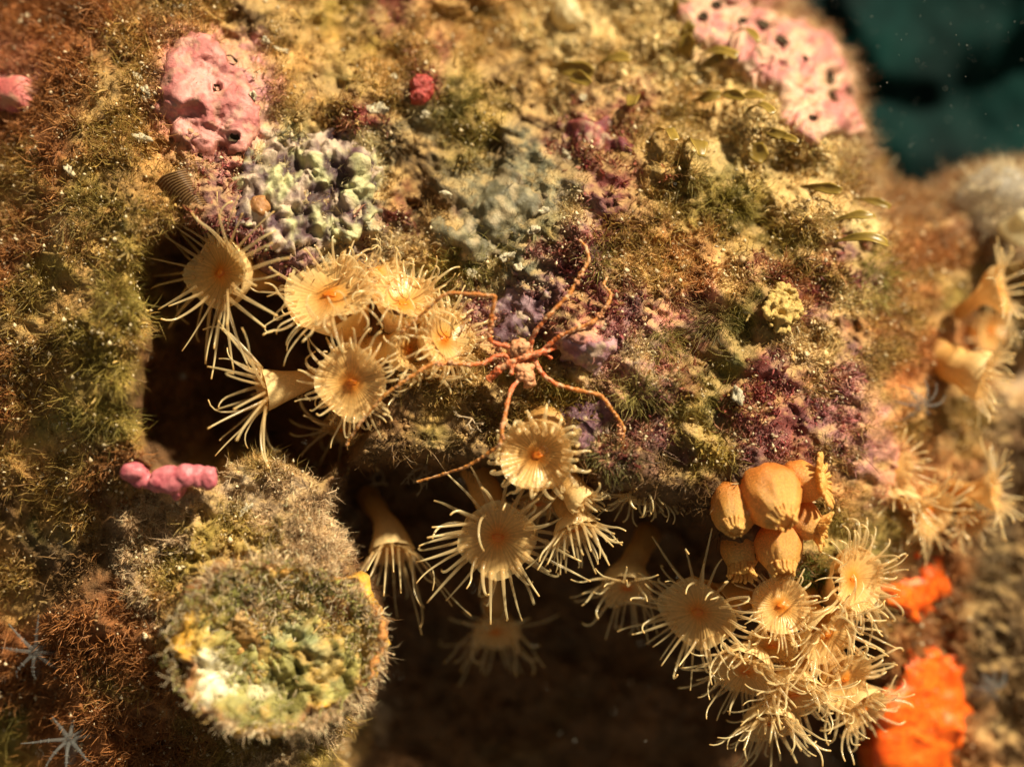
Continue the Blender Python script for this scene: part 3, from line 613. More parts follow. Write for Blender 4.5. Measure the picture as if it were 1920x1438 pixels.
# ------------------------------------------------------------------ sea spider
def mat_spider():
    m = N('sea_spider'); co = m.coord(); ln = m.n('ShaderNodeVectorMath',{0:co},operation='LENGTH').outputs['Value']
    k = m.n('ShaderNodeMapRange',{'Value':ln,'From Min':.15,'From Max':2.6}).outputs[0]
    c = m.ramp(k,[(0,(.56,.17,.06)),(.16,(.54,.11,.035)),(.42,(.52,.17,.03)),(1,(.48,.20,.045))])
    n1 = m.noise(9,4,.6); n2 = m.noise(30,5,.7); c = m.mix(m.ramp(n1,[(.50,0.),(.62,.8)]),c,(.66,.42,.24)); c = m.mix(.5,c,m.ramp(n2,[(.3,.5),(.7,1.5)]),'MULTIPLY')
    return m.fin(m.bsdf(c,.4,m.bump(n2,.5,.03),.4,.15,(.1,.03,.01)))
def sea_spider():
    o = np.array(pt(975,672,sdep(975,672)+.55)); zb = -o[1]; mb = MB()
    def leg(pts, r0=.047, r1=.026):
        P = np.array([pt(u,v,zb+d) for u,v,d in pts]); n = len(P)*6; S = np.stack([np.interp(np.linspace(0,len(P)-1,n),np.arange(len(P)),P[:,i]) for i in range(3)],-1); S[1:-1] = (S[:-2]+2*S[1:-1]+S[2:])/4; t = np.linspace(0,1,n)
        seg = np.abs(((np.linspace(0,len(P)-1,n)+.5)%1)-.5); r = (r0+(r1-r0)*t)*(1+.28*np.exp(-(seg/.14)**2)); mb.tube(S,r,8)
    leg([(916,712,.02),(935,693,.12),(955,681,.16),(985,669,.2),(1008,662,.18),(1030,656,.12),(1042,651,.08)],.075,.04)
    leg([(1010,662,.15),(1022,663,.1),(1034,672,.05)],.035,.03)
    leg([(978,662,.0),(968,655,.12),(950,649,.2),(931,646,.28),(917,636,.34),(920,602,.5),(925,572,.62),(929,556,.66),(895,552,.66),(842,549,.62),(827,556,.6),(800,581,.5),(772,606,.4),(752,624,.34)])
    leg([(970,676,.0),(957,673,.14),(945,665,.22),(930,668,.26),(905,682,.3),(880,684,.36),(850,682,.44),(813,680,.55),(790,694,.58),(752,719,.56),(720,741,.5),(672,797,.35),(650,834,.2)])
    leg([(985,664,.0),(995,660,.10),(996,640,.2),(1003,622,.3),(1030,590,.42),(1068,552,.4),(1090,512,.3),(1105,488,.24),(1099,464,.16),(1087,450,.08)])
    leg([(985,668,.0),(1006,667,.08),(1030,646,.16),(1050,630,.24),(1085,615,.34),(1113,604,.34),(1130,585,.26),(1143,565,.2),(1145,550,.16),(1131,533,.1),(1139,519,.04)])
    leg([(988,674,.0),(1002,673,.08),(1010,690,.12),(1022,707,.2),(1046,722,.3),(1085,732,.36),(1125,740,.36),(1140,757,.34),(1156,780,.26),(1170,801,.18),(1168,836,.08),(1163,868,.0)])
    leg([(978,680,.0),(979,693,.12),(973,712,.2),(958,730,.32),(951,756,.46),(946,785,.54),(941,806,.6),(938,834,.58),(923,845,.5),(876,875,.25),(828,890,.0),(782,903,-.2)])
    leg([(972,672,.05),(962,688,.18),(959,702,.2)],.055,.045)
    leg([(976,676,.05),(985,690,.18),(982,702,.2)],.05,.04)
    for u,v,d,r in ((972,664,.02,.07),(980,672,.03,.08),(984,680,.02,.07)):
        V,F = blob(pt(u,v,zb+d),r,int(u),.1,3); mb.add(V,None,F)
    b = link('sea_spider', mb.mesh('sea_spider',mat_spider(),o), None, o, 'thin orange and red sea spider straddling the rock in the middle', 'sea spider')
    r = b.modifiers.new('remesh','REMESH'); r.mode='VOXEL'; r.voxel_size=.017; r.use_smooth_shade=True
    tx = bpy.data.textures.new('leg_bumps','CLOUDS'); tx.noise_scale=.07; dm = b.modifiers.new('bumps','DISPLACE'); dm.texture=tx; dm.strength=.045; dm.mid_level=.5; dm.texture_coords='LOCAL'
    M_EGG = mat_plain('pale_growth',(.66,.25,.10),(.76,.42,.22),9,.5,.6,.4,trans=.2)
    rr = random.Random(5); mb = MB()
    for u,v,s in ((968,652,10),(976,648,9),(966,662,9),(984,697,8),(990,706,9),(992,716,8),(975,690,10),(980,656,8),(988,690,9),(972,681,9),(994,702,6),(985,648,7),(977,705,7)):
        V,F = blob(pt(u+rr.uniform(-2,2),v,zb+.08+rr.uniform(-.02,.12)),s/72,rr.randint(0,99),.35,3,2.5); mb.add(V,None,F)
    link('egg_mass', mb.mesh('egg_mass',M_EGG,o), b)
    for cl,pts in enumerate((((815,680),(852,682)),((915,640),(925,590)),((945,780),(940,820)),((1068,552),(1095,505)),((1120,598),(1140,570)),((1160,790),(1169,830)))):
        mb = MB()
        for k in range(15):
            f = rr.random(); u = pts[0][0]+(pts[1][0]-pts[0][0])*f; v = pts[0][1]+(pts[1][1]-pts[0][1])*f
            dd = {0:.50,1:.45,2:.57,3:.36,4:.3,5:.18}[cl]
            V,F = blob(pt(u+rr.uniform(-5,5),v+rr.uniform(-5,5),zb+dd+rr.uniform(0,.05)),rr.uniform(.018,.040),rr.randint(0,99),.4,1,2); mb.add(V,None,F)
        link('encrustation', mb.mesh('encrustation',M_EGG,o), b, kind='stuff')
sea_spider()

# ------------------------------------------------------------------ overgrown shell, lower left
def shell():
    cu, cv, ru, rv = 512, 1208, 188, 146; dep = sdep(512,1208,False); C = pt(cu,cv,dep+.20)
    n,a,b = frame(np.array([.16,-.93,.16])); a = -a if a[0]<0 else a; b = np.cross(n,a); b = -b if b[2]<0 else b
    root = thing('overgrown_shell', pt(cu,cv,dep), 'round green and white overgrown shell with painted bright spot and fuzzy rim at the lower left','shell')
    o = np.array(root.location); nr, ns = 44, 150; rr = np.linspace(.0,1.06,nr); th = np.arange(ns)*2*math.pi/ns; rg,tg = np.meshgrid(rr,th,indexing='ij')
    x = rg*np.cos(tg)*ru; y = rg*np.sin(tg)*rv; wob = 1+.06*np.sin(tg*3+1)+.13*fbm(np.stack([np.cos(tg)*2.6,np.sin(tg)*2.6,rg*0],-1),5,5,.6); x=x*wob; y=y*wob
    h = -.30+.42*np.clip(rg,0,1)**2.6 - 1.0*np.clip(rg-.97,0,1)*4 + .16*fbm(V3(x,y,46),4,601)-.11*billow(V3(x,y,24),3,603)+.16*np.exp(-(((x-60)**2+(y+10)**2)/55.**2))
    X = C+(a*x[...,None]+b*y[...,None])/100+n*h[...,None]
    g = sstep(-.3,.35,fbm(V3(x,y,60),4,611)); c = lerp((.16,.14,.035),(.34,.30,.09),g); c = lerp(c,np.array([.42,.27,.07]),sstep(.1,.5,fbm(V3(x,y,50),4,621)))
    c = lerp(c,np.array([.24,.28,.15]),sstep(0,.5,fbm(V3(x,y,70),3,622))*sstep(.8,.3,rg)*.7)
    bright_spot = sstep(.55,.25,np.hypot((x+108)/82,(y+50)/92)+.42*fbm(V3(x,y,26),5,631,.65))+.5*sstep(.5,.2,np.hypot((x+15)/70,(y+82)/45)+.3*fbm(V3(x,y,30),4,633)); c = lerp(c,np.array([.74,.66,.45]),np.clip(bright_spot,0,1)*.92)  # white shell patches; the left one also paints the hot spot of light
    edge = sstep(.86,1.0,rg+.05*fbm(V3(x,y,26),3,641)); left = sstep(-60,-170,x); c = lerp(c,lerp(np.array([.30,.14,.05]),np.array([.60,.32,.04]),sstep(-.2,.3,fbm(V3(x,y,40),3,651))),np.clip(edge+left*.7*(1-np.clip(bright_spot,0,1)),0,1))
    c = np.clip(c*(1+.25*fbm(V3(x,y,12),3,661))[...,None],.01,.9)
    i = np.arange(nr-1)[:,None]*ns; j = np.arange(ns)[None]; k = (j+1)%ns; Q = np.stack([i+j,i+k,i+ns+k,i+ns+j],-1).reshape(-1,4)
    link('valve', mesh_np('valve',X.reshape(-1,3)-o,Q,M_CRUST,c.reshape(-1,3)), root)
    # lumpy lip round the edge
    tt = np.linspace(-.55,.45,60); wob = 1+.06*np.sin(tt*3+1)+.13*fbm(np.stack([np.cos(tt)*2.6,np.sin(tt)*2.6,tt*0],-1),5,5,.6)
    P = C+(a*(np.cos(tt)*ru*wob*.985)[:,None]+b*(np.sin(tt)*rv*wob*.985)[:,None])/100+n*(.16+.05*np.sin(tt*11))[:,None]
    mb = MB(); mb.tube(P,(.055+.03*np.sin(tt*17)+.02*np.sin(tt*41))*np.sin(np.linspace(.2,2.94,60)),8,(.46,.20,.05)); link('rim',mb.mesh('rim',M_CRUST,o),root)
    global COVER
    COVER = np.maximum(COVER, sstep(1.04,.9,np.hypot((UU-cu)/ru,(VV-cv)/rv)))
    return root, C, a, b, n, ru, rv
SHELL = shell()

# ------------------------------------------------------------------ orange sponges
M_SPONGE = mat_plain('orange_sponge',(.90,.09,.005),(.93,.18,.010),7,.45,.35,.45,trans=.1,sss=.25,srad=(.25,.05,.01))
def sponge(label, poly, th, seed):
    X,u,v,d,use,q = patch(poly,th,step=5.,edge=45,wob=26,seed=seed,bumpf=lambda u,v,d:.10*fbm(V3(u,v,60),3,seed+4)-.03*billow(V3(u,v,18),3,seed+6),soft=.72)
    cen = X.reshape(-1,3)[use].mean(0); link('orange_sponge', mesh_np('orange_sponge',X.reshape(-1,3)[use]-cen,q,M_SPONGE),None,cen,label,'sponge','bright orange sponges')
sponge('bright orange sponge lobe behind the anemones at the right',[(1695,1075),(1715,1040),(1745,1030),(1775,1060),(1776,1110),(1770,1160),(1720,1170),(1680,1140),(1665,1110)],.16,701)
sponge('large bright orange sponge at the bottom right',[(1640,1300),(1680,1270),(1715,1230),(1760,1205),(1800,1225),(1815,1300),(1810,1380),(1800,1470),(1720,1500),(1650,1490),(1612,1400),(1612,1320)],.18,711)

# ------------------------------------------------------------------ turf and grit
def filaments(root, dirv, bend, L, wd, c, tipc=1.25, kink=.12):
    n = len(root); d = nrm(dirv); side = nrm(np.cross(d, rng.normal(size=(n,3)))); up = np.cross(side,d)
    Vs = []; Cs = []
    for k,t in enumerate((0.,.36,.72)):
        ctr = root+L[:,None]*(d*t+bend*t*t)+ (rng.normal(size=(n,3))*kink*L[:,None]*(t>0)); w = wd*(1-.45*t)
        Vs += [ctr+side*w[:,None], ctr+up*w[:,None]*.8, ctr-side*w[:,None]]; Cs += [c*(.8+.35*t)]*3
    Vs.append(root+L[:,None]*(d+bend)+rng.normal(size=(n,3))*kink*L[:,None]); Cs.append(c*tipc)
    V = np.stack(Vs,1).reshape(-1,3); C = np.clip(np.stack(Cs,1).reshape(-1,3),0,.95); b = (np.arange(n)*10)[:,None,None]
    Q = np.array([(0,1,4,3),(1,2,5,4),(3,4,7,6),(4,5,8,7)])[None]+b; T = np.array([(6,7,9),(7,8,9)])[None]+b
    return V, Q.reshape(-1,4), T.reshape(-1,3), C
PATCHY = fbm(V3(UU,VV,48),3,360)
def scatter(keys, n, cave_ok=False, cover_ok=.25):
    """random places on the rock where one of these growths lives"""
    ids = [KEYS.index(k) for k in keys]; out = np.zeros((0,2))
    while len(out) < n:
        u = rng.uniform(-60,1980,60000); v = rng.uniform(-60,1500,60000)
        iu = ((u-U1[0])/STEP).astype(int); iv = ((v-V1[0])/STEP).astype(int)
        ok = np.isin(ZI[iv,iu],ids)&(GP[iv,iu]<4)&(rng.random(60000) > COVER[iv,iu]*(1-cover_ok*.12)-.0)
        ok &= rng.random(60000) < .10+1.1*sstep(-.30,.40,PATCHY[iv,iu])
        if not cave_ok: ok &= CAVE[iv,iu] < .55
        out = np.vstack([out,np.stack([u,v],-1)[ok]])
        if len(out)==0: break
    return out[:n]
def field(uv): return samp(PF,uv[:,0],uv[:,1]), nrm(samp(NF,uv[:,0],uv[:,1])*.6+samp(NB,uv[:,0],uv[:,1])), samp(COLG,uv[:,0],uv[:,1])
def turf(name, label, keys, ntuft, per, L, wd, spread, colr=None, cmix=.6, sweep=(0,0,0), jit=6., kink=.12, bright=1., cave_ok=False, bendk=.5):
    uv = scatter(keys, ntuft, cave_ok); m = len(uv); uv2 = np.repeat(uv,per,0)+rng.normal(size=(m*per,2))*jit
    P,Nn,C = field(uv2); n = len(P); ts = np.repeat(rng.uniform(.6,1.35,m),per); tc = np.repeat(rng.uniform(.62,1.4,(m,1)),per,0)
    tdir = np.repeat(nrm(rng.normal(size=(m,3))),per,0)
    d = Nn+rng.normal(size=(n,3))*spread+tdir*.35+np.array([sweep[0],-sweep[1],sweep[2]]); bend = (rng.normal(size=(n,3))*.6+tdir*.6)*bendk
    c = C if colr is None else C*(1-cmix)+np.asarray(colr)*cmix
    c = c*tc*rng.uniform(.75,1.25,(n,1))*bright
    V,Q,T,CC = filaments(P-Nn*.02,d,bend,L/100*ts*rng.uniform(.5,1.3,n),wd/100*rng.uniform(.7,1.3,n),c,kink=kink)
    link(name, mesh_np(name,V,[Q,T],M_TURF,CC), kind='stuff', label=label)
turf('rust_turf','fine rust brown turf algae over the left and right rock','Ro',4600,7,22,1.1,.75,(.44,.19,.06),.5,sweep=(.25,.2,-.1))
turf('golden_turf','short golden brown turf algae over the rock','b',5600,6,14,1.0,.8,(.50,.30,.10),.55,sweep=(.2,.1,0))
turf('dark_turf','dark brown turf algae in the shaded parts','Bk',2400,6,22,1.2,.8,(.20,.11,.04),.4,cave_ok=True)
turf('green_turf','olive green thread algae on the rock','gGb',3400,8,24,.7,.7,(.38,.29,.06),.55,sweep=(.35,.15,-.1),jit=9,kink=.10,bendk=.6)
turf('cream_turf','short pale yellow turf on the bright upper rock','yw',3800,5,15,1.0,.8,(.80,.60,.28),.6,sweep=(.3,.1,0))
turf('pale_fuzz','pale curly fuzz on ledge and right edge','s',2000,8,14,.85,1.0,(.82,.58,.34),.8,kink=.28)
def edge_fuzz():
    u = rng.uniform(1380,1990,60000); v = rng.uniform(-40,420,60000); g = samp(GP,u,v); k = (g > -70)&(g < 10)&(u > 1400)&(rng.random(60000) > .8*samp(COVER,u,v)); u,v = u[k][:5500],v[k][:5500]; P = samp(PF,u,v); Nn = nrm(samp(NB,u,v)); m = len(u)
    V,Q,T,CC = filaments(P-Nn*.02,Nn+rng.normal(size=(m,3))*.7+np.array([.25,-.2,.25]),rng.normal(size=(m,3))*.4,rng.uniform(.10,.34,m),rng.uniform(.007,.014,m),np.array([(.46,.27,.12),(.58,.44,.26),(.36,.17,.08)])[rng.integers(0,3,m)]*rng.uniform(.6,1.3,(m,1)),kink=.16)
    link('edge_fuzz', mesh_np('edge_fuzz',V,[Q,T],M_TURF,CC), kind='stuff', label='brown fuzz along the upper right edge of the rock')
edge_fuzz()
turf('red_turf','dark red turf among the crusts','rP',1500,5,14,1.3,.8,(.36,.10,.08),.4)
turf('thin_film_turf','sparse threads over the crusts','ptw',500,5,16,.8,.8,(.40,.28,.12),.5)

OCT_V = np.array([(1,0,0),(-1,0,0),(0,1,0),(0,-1,0),(0,0,1),(0,0,-1.)]); OCT_F = np.array([(0,2,4),(2,1,4),(1,3,4),(3,0,4),(2,0,5),(1,2,5),(3,1,5),(0,3,5)])
def grit(name, label, keys, n, rmin, rmax, colr, cmix, cl=4, spreadpx=7, lift=.03, big=False, power=2.5):
    GV,GF = (ICO_V,ICO_F) if big else (OCT_V,OCT_F); k = len(GV)
    uv = scatter(keys, n//cl); cs = np.repeat(rng.uniform(.5,1.3,len(uv)),cl); uv = np.repeat(uv,cl,0)+rng.normal(size=(len(uv)*cl,2))*spreadpx; P,Nn,C = field(uv); m = len(P)
    r = (rmin+(rmax-rmin)*rng.random(m)**power)*cs/100; sh = rng.uniform(.5,1.5,(m,1,3)); V = GV[None]*(1+rng.normal(size=(m,k,1))*.28)*sh*r[:,None,None]+(P+Nn*(lift*rng.random((m,1))+r[:,None]*.4))[:,None]
    F = GF[None]+(np.arange(m)*k)[:,None,None]; c = (C*(1-cmix)+np.asarray(colr)*cmix)*rng.uniform(.6,1.35,(m,1)); cc = np.repeat(np.clip(c,0,.92),k,0)
    link(name, mesh_np(name,V.reshape(-1,3),F.reshape(-1,3),M_GRIT,cc), kind='stuff', label=label)
turf('blade_turf','small flat brown and gold blades among the turf','bygro',2400,3,13,3.0,.8,(.52,.34,.10),.55,sweep=(.4,.3,0),jit=8,kink=.08)
turf('red_blades','small flat dark red blades among the crusts','rP',700,4,12,3.2,.8,(.30,.05,.05),.6,jit=7,kink=.08)
grit('cream_grit','crumbly cream coloured grains over the bright upper rock','y',3600,1.2,6.,(.70,.52,.25),.6,6,9,.06,True)
grit('brown_grit','brown sediment grains caught in the turf','bRBgo',9000,1.,4.5,(.42,.26,.11),.5,4,9)
grit('pale_grit','tiny pale grains scattered over the growth','bRgGrPsowy',8000,1.,4.2,(.80,.66,.42),.8,2,9,.16)

# ------------------------------------------------------------------ larger seaweeds, shells and other single things
def surf_n(u,v): return nrm(samp(NB,np.array(float(u)),np.array(float(v))))
M_FROND = None
def mat_frond():
    m = N('brown_frond'); t = m.attr('t','Fac'); n1 = m.noise(10,4); c = m.ramp(t,[(0,(.24,.15,.03)),(.6,(.42,.28,.05)),(1,(.66,.46,.12))]); c = m.mix(.4,c,m.ramp(n1,[(.3,.6),(.7,1.4)]),'MULTIPLY')
    return m.fin(translucent_mix(m,c,m.bsdf(c,.35,m.bump(n1,.2,.03),.5),.4))
M_FROND = mat_frond()
def frond(label, u0, v0, u1, v1, wpx, lift=.25, bow=.25, seed=0):
    """a flat brown blade with thickness, from its root to its tip, arched off the rock"""
    d0 = sdep(u0,v0); d1 = sdep(u1,v1)+lift; A0 = np.array(pt(u0,v0,d0)); B0 = np.array(pt(u1,v1,max(d0,d1)+.12)); n = surf_n(u0,v0); ax = B0-A0; L = np.linalg.norm(ax)
    side = nrm(np.cross(ax,np.array([0,-1.,.25]))+n*L*.35*(1 if seed%2 else -1)); up = nrm(np.cross(side,ax)); up = up if up@n>0 else -up; nn, mm = 16, 7; t = np.linspace(0,1,nn); s = np.linspace(-1,1,mm); tg,sg = np.meshgrid(t,s,indexing='ij')
    w = wpx/100*(.15+1.0*np.sin(np.clip(tg,0,1)**1.3*2.55))*(1+.10*np.sin(tg*9+seed)); X = A0+ax*tg[...,None]+up*(bow*L*np.sin(tg*2.4)+.10*wpx/100*np.sin(tg*12+seed)*sg+.28*w*sg**2)[...,None]+side*(w*sg)[...,None]
    th = .008; Xa = (X+up*th).reshape(-1,3); Xb = (X-up*th).reshape(-1,3); idx = np.arange(nn*mm).reshape(nn,mm); q = np.stack([idx[:-1,:-1],idx[1:,:-1],idx[1:,1:],idx[:-1,1:]],-1).reshape(-1,4); o = nn*mm
    rim = np.concatenate([idx[0,:],idx[1:,-1],idx[-1,-2::-1],idx[-2:0:-1,0]]); rn = np.roll(rim,-1); qs = np.stack([rim,rn,rn+o,rim+o],-1)
    link('brown_frond', mesh_np('brown_frond',np.vstack([Xa,Xb])-A0,np.vstack([q,q[:,::-1]+o,qs]),M_FROND,None,True,np.tile((.35*tg+.65*np.abs(sg)**2*tg).ravel(),2)),None,A0,label,'seaweed','brown seaweed fronds')
FR = [('long olive frond lying across the top middle',1032,128,1118,146,17),('second olive frond continuing right from the long one',1118,128,1188,122,13),
 ('short olive frond below the long one',1070,150,1120,170,12),('broad brown frond near the top pink crust',1292,112,1290,60,16),('curled brown frond left of the top pink crust',1270,90,1296,40,12),
 ('upper of two arched brown fronds on the bright upper rock',1310,105,1385,118,12),('lower of two arched brown fronds on the bright upper rock',1312,128,1362,100,10),
 ('brown frond between the arched pair and the dark pores',1360,80,1420,108,9),('thin brown frond arching right above the pale blades',1345,180,1402,195,10),
 ('wide brown frond in the middle of the bright slope',1365,200,1440,196,11),('brown frond at the left of the bright slope',1300,190,1352,178,10),
 ('brown frond under the wide one on the bright slope',1392,222,1452,236,11),('second brown frond under the wide one',1420,240,1482,262,9),('lowest brown frond of the bright slope',1440,262,1502,275,7),
 ('upright brown frond by the fuzzy cream crumbs',1250,40,1262,6,10),('pale frond hanging at the left of the bright slope',1282,268,1306,312,14),('rounded pale olive blade below the bright slope',1400,270,1436,300,17),
 ('small olive blade left of the rounded pale one',1225,250,1260,280,13),('small olive blade near the crimson crust',1200,190,1185,215,12),('arched olive frond on the right shoulder of the rock',1560,455,1660,470,10),
 ('upper olive frond on the right shoulder of the rock',1500,350,1580,360,9),('lower olive frond on the right shoulder of the rock',1560,415,1640,412,8),('slender olive frond at the far right shoulder',1600,372,1668,392,7)]
for k,(l,*q) in enumerate(FR): frond(l,*q,seed=k,lift=.30+.1*(k%3),bow=.16+.06*(k%4))

M_CHIP = mat_plain('shell_chip',(.46,.36,.20),(.74,.66,.48),22,.5,.9,.35)
def chip(label, u, v, L, W, ang, seed=0):
    """a worn bit of shell: curved thick flake with broken edge"""
    d = sdep(u,v)+.07; C = np.array(pt(u,v,d)); r = np.random.default_rng(seed+900); V,F = blob((0,0,0),1.,seed,.65,3,1.5); V = V*np.array([L,W*.8,W])/200; V[:,1] -= .6*V[:,0]**2/max(L/100,.05)
    c,s_ = math.cos(ang),math.sin(ang); V = V@np.array([[c,0,s_],[0,1,0],[-s_,0,c]]); link('shell_chip', mesh_np('shell_chip',V,F,M_CHIP),None,C,label,'shell fragment','pale shell fragments')
for k,q in enumerate([('curved white shell chip at the upper left of the pink crust',352,25,30,10,-1.1),('flat white chip beside the curved one at the top left',335,14,22,8,.1),('pale chip left of the large pink crust',260,148,30,12,-.9),
 ('cream chip touching the left edge of the large pink crust',276,176,14,24,.3),('pale worm shaped chip below left of the pink crust',268,258,32,13,-.3),('small white chip right of the pink crust top',498,78,12,16,.4),('curved white chip right of the large pink crust',527,95,26,8,-.3),
 ('cream chunk at the right edge of the pink crust',475,178,12,22,.2),('large cream white lump left of the red knob',706,206,42,30,0),('white chip below the red knob',797,216,16,14,.6),('pale chip above left of the red knob',736,146,16,12,.2),
 ('oval cream chip above the sea spider',952,481,28,18,.3),('broken cream chip between sea spider and upper chip',882,511,18,14,.8),('cream chip right of the oval one',972,502,16,14,-.3),('white chip above the crimson crust',1092,183,12,14,.8),('white splinter below the crimson crust',1062,291,22,10,-.8),
 ('bright white chip above the magenta patch',1384,746,22,30,.2),('cream chip right of the violet crust by the sea spider',1144,644,16,12,-.6),('pale slender chip on the ledge above the green shell',458,957,34,12,.9),('small white chip in the brown turf left of the hollow',254,534,11,11,0),
 ('cream chip above the teal crust',838,365,22,12,-.3),('rounded cream grain right of the teal crust',1020,396,16,14,.2),('cream bead above the violet nodules',1000,432,22,16,.5),('small pale chip in the left turf beside the curtain of green threads',130,318,12,18,.2)]): chip(*q,seed=k)

M_RED = mat_plain('red_knob',(.28,.02,.02),(.46,.07,.05),14,.35,.9,.5)
def lumps(name, label, cat, items, mat, seed, lv=3, bumpy=.3, fr=2.2, vox=.03):
    mb = MB(); c = np.array(pt(items[0][0],items[0][1],sdep(items[0][0],items[0][1])))
    for k,(u,v,ru,rv,d) in enumerate(items):
        V,F = blob(pt(u,v,sdep(u,v)+d),(ru/100,(ru+rv)/220,rv/100),seed+k,bumpy,lv,fr); mb.add(V,None,F)
    o = link(name, mb.mesh(name,mat,c),None,c,label,cat); r = o.modifiers.new('remesh','REMESH'); r.mode='VOXEL'; r.voxel_size=vox; r.use_smooth_shade=True; return o
lumps('red_lump','rough brick red lump in the upper middle of the rock','sponge',[(790,160,23,20,.12),(786,180,20,18,.12),(800,172,16,18,.10)],M_RED,40,4,.3,4)
M_CRUMB = mat_plain('crumb_sponge',(.44,.28,.07),(.66,.46,.16),14,.6,1.,.3)
rr_ = random.Random(3)
lumps('crumb_sponge','crumbly yellow sponge lump beside green tufts','sponge',[(1468,580,20,27,.05)]+[(1468+math.cos(a)*rr_.uniform(12,36),580+math.sin(a)*rr_.uniform(14,46),rr_.uniform(3,8),rr_.uniform(3,8),rr_.uniform(.10,.34)) for a in [rr_.uniform(0,6.3) for _ in range(150)]],M_CRUMB,60,2,.4,2.5,.022)
M_BROWN = mat_plain('brown_bead',(.28,.11,.03),(.42,.2,.07),14,.4,.6,.45)
lumps('brown_bead','small round brown bead shaped growth left of the nodular crust','growth',[(487,388,20,22,.15),(490,398,8,8,.32)],M_BROWN,70,3,.15)
M_PALE = mat_plain('pale_blade',(.66,.50,.24),(.82,.68,.40),10,.4,.3,.4,trans=.35)
lumps('pale_blade','pale rounded translucent blade at the top middle edge','seaweed',[(1060,25,30,38,.25),(1050,5,26,24,.22),(1075,35,22,22,.28)],M_PALE,75,3,.12)
M_HAZY = mat_plain('sea_squirt',(.50,.47,.42),(.74,.68,.56),5,.25,.2,.6,trans=.45,clear=.35)
M_CONE = mat_plain('siphon',(.66,.55,.32),(.82,.72,.46),8,.4,.2,.5,trans=.4,clear=.1)
def squirt():
    C = np.array(pt(1872,372,sdep(1872,372)+.1)); root = thing('sea_squirt',C,'glassy grey sea squirt with fuzzy coat at the upper right edge','sea squirt')
    V,F = blob(np.array(pt(1876,376,sdep(1876,376)+.35)),(.85,.7,.82),11,.18,4,1.4); link('tunic',mesh_np('tunic',V-C,F,M_HAZY),root)
    p = np.array(pt(1905,440,sdep(1890,420)+.75)); t = np.linspace(0,1,9)[:,None]; V,Q,T,_ = tube(p+np.array([.15,-.35,.35])*t,np.array([.42,.40,.36,.33,.30,.28,.26,.26,.22]),20); link('siphon',mesh_np('siphon',V-C,[Q,T],M_CONE),root)
    vs,_ = blob(np.array(pt(1876,376,sdep(1876,376)+.35)),(.85,.7,.82),11,.18,4,1.4); c0 = np.array(pt(1876,376,sdep(1876,376)+.35)); pick = rng.integers(0,len(vs),900); nn = nrm(vs[pick]-c0)
    V,Q,T,CC = filaments(vs[pick],nn+rng.normal(size=(900,3))*.7,rng.normal(size=(900,3))*.4,rng.uniform(.08,.30,900),rng.uniform(.008,.014,900),np.tile((.86,.70,.46),(900,1))*rng.uniform(.6,1.3,(900,1)),kink=.15)
    link('fuzz',mesh_np('fuzz',V-C,[Q,T],M_TURF,CC),root,kind='stuff')
squirt()

def shell_fringe():
    root,C,a,b,n,ru,rv = SHELL; o = np.array(root.location); m = 1700; cl_ = rng.uniform(-2.1,2.3,70); th = cl_[rng.integers(0,70,m)]+rng.normal(size=m)*.035; 
    P = C+(a*(np.cos(th)*ru)[:,None]+b*(np.sin(th)*rv)[:,None])/100*rng.uniform(.93,1.05,(m,1))+n*rng.uniform(-.05,.16,(m,1)); rd = nrm(a*np.cos(th)[:,None]+b*np.sin(th)[:,None])
    V,Q,T,CC = filaments(P,rd+rng.normal(size=(m,3))*.55+n*.25,rng.normal(size=(m,3))*.35,rng.uniform(.05,.28,m)*(.45+.75*(.5+.5*np.sin(th*23+3*np.sin(th*7)))),rng.uniform(.006,.013,m),np.tile((.82,.60,.36),(m,1))*rng.uniform(.5,1.4,(m,1)),kink=.16)
    link('fringe',mesh_np('fringe',V-o,[Q,T],M_TURF,CC),root,kind='stuff')
    m = 7000; th = rng.uniform(0,6.283,m); r = np.sqrt(rng.random(m)); x = r*np.cos(th)*ru; y = r*np.sin(th)*rv
    dens = .8*sstep(10,110,y+40*fbm(V3(x,y,50),3,881))+.02+.10*sstep(.1,.5,fbm(V3(x,y,30),3,885))+.5*sstep(.85,1,r); k = rng.random(m) < dens; x,y,r = x[k],y[k],r[k]; m = len(x)
    h = -.30+.42*r**2.6+.04; P = C+(a*x[:,None]+b*y[:,None])/100+n*h[:,None]
    base = np.array([(.70,.56,.36),(.46,.46,.14),(.58,.38,.15),(.76,.62,.42)])[rng.integers(0,4,m)]
    V,Q,T,CC = filaments(P,n+rng.normal(size=(m,3))*.8,rng.normal(size=(m,3))*.4,rng.uniform(.06,.22,m),rng.uniform(.007,.014,m),base*rng.uniform(.5,1.4,(m,1)),kink=.2)
    link('coat',mesh_np('coat',V-o,[Q,T],M_TURF,CC),root,kind='stuff')
shell_fringe()

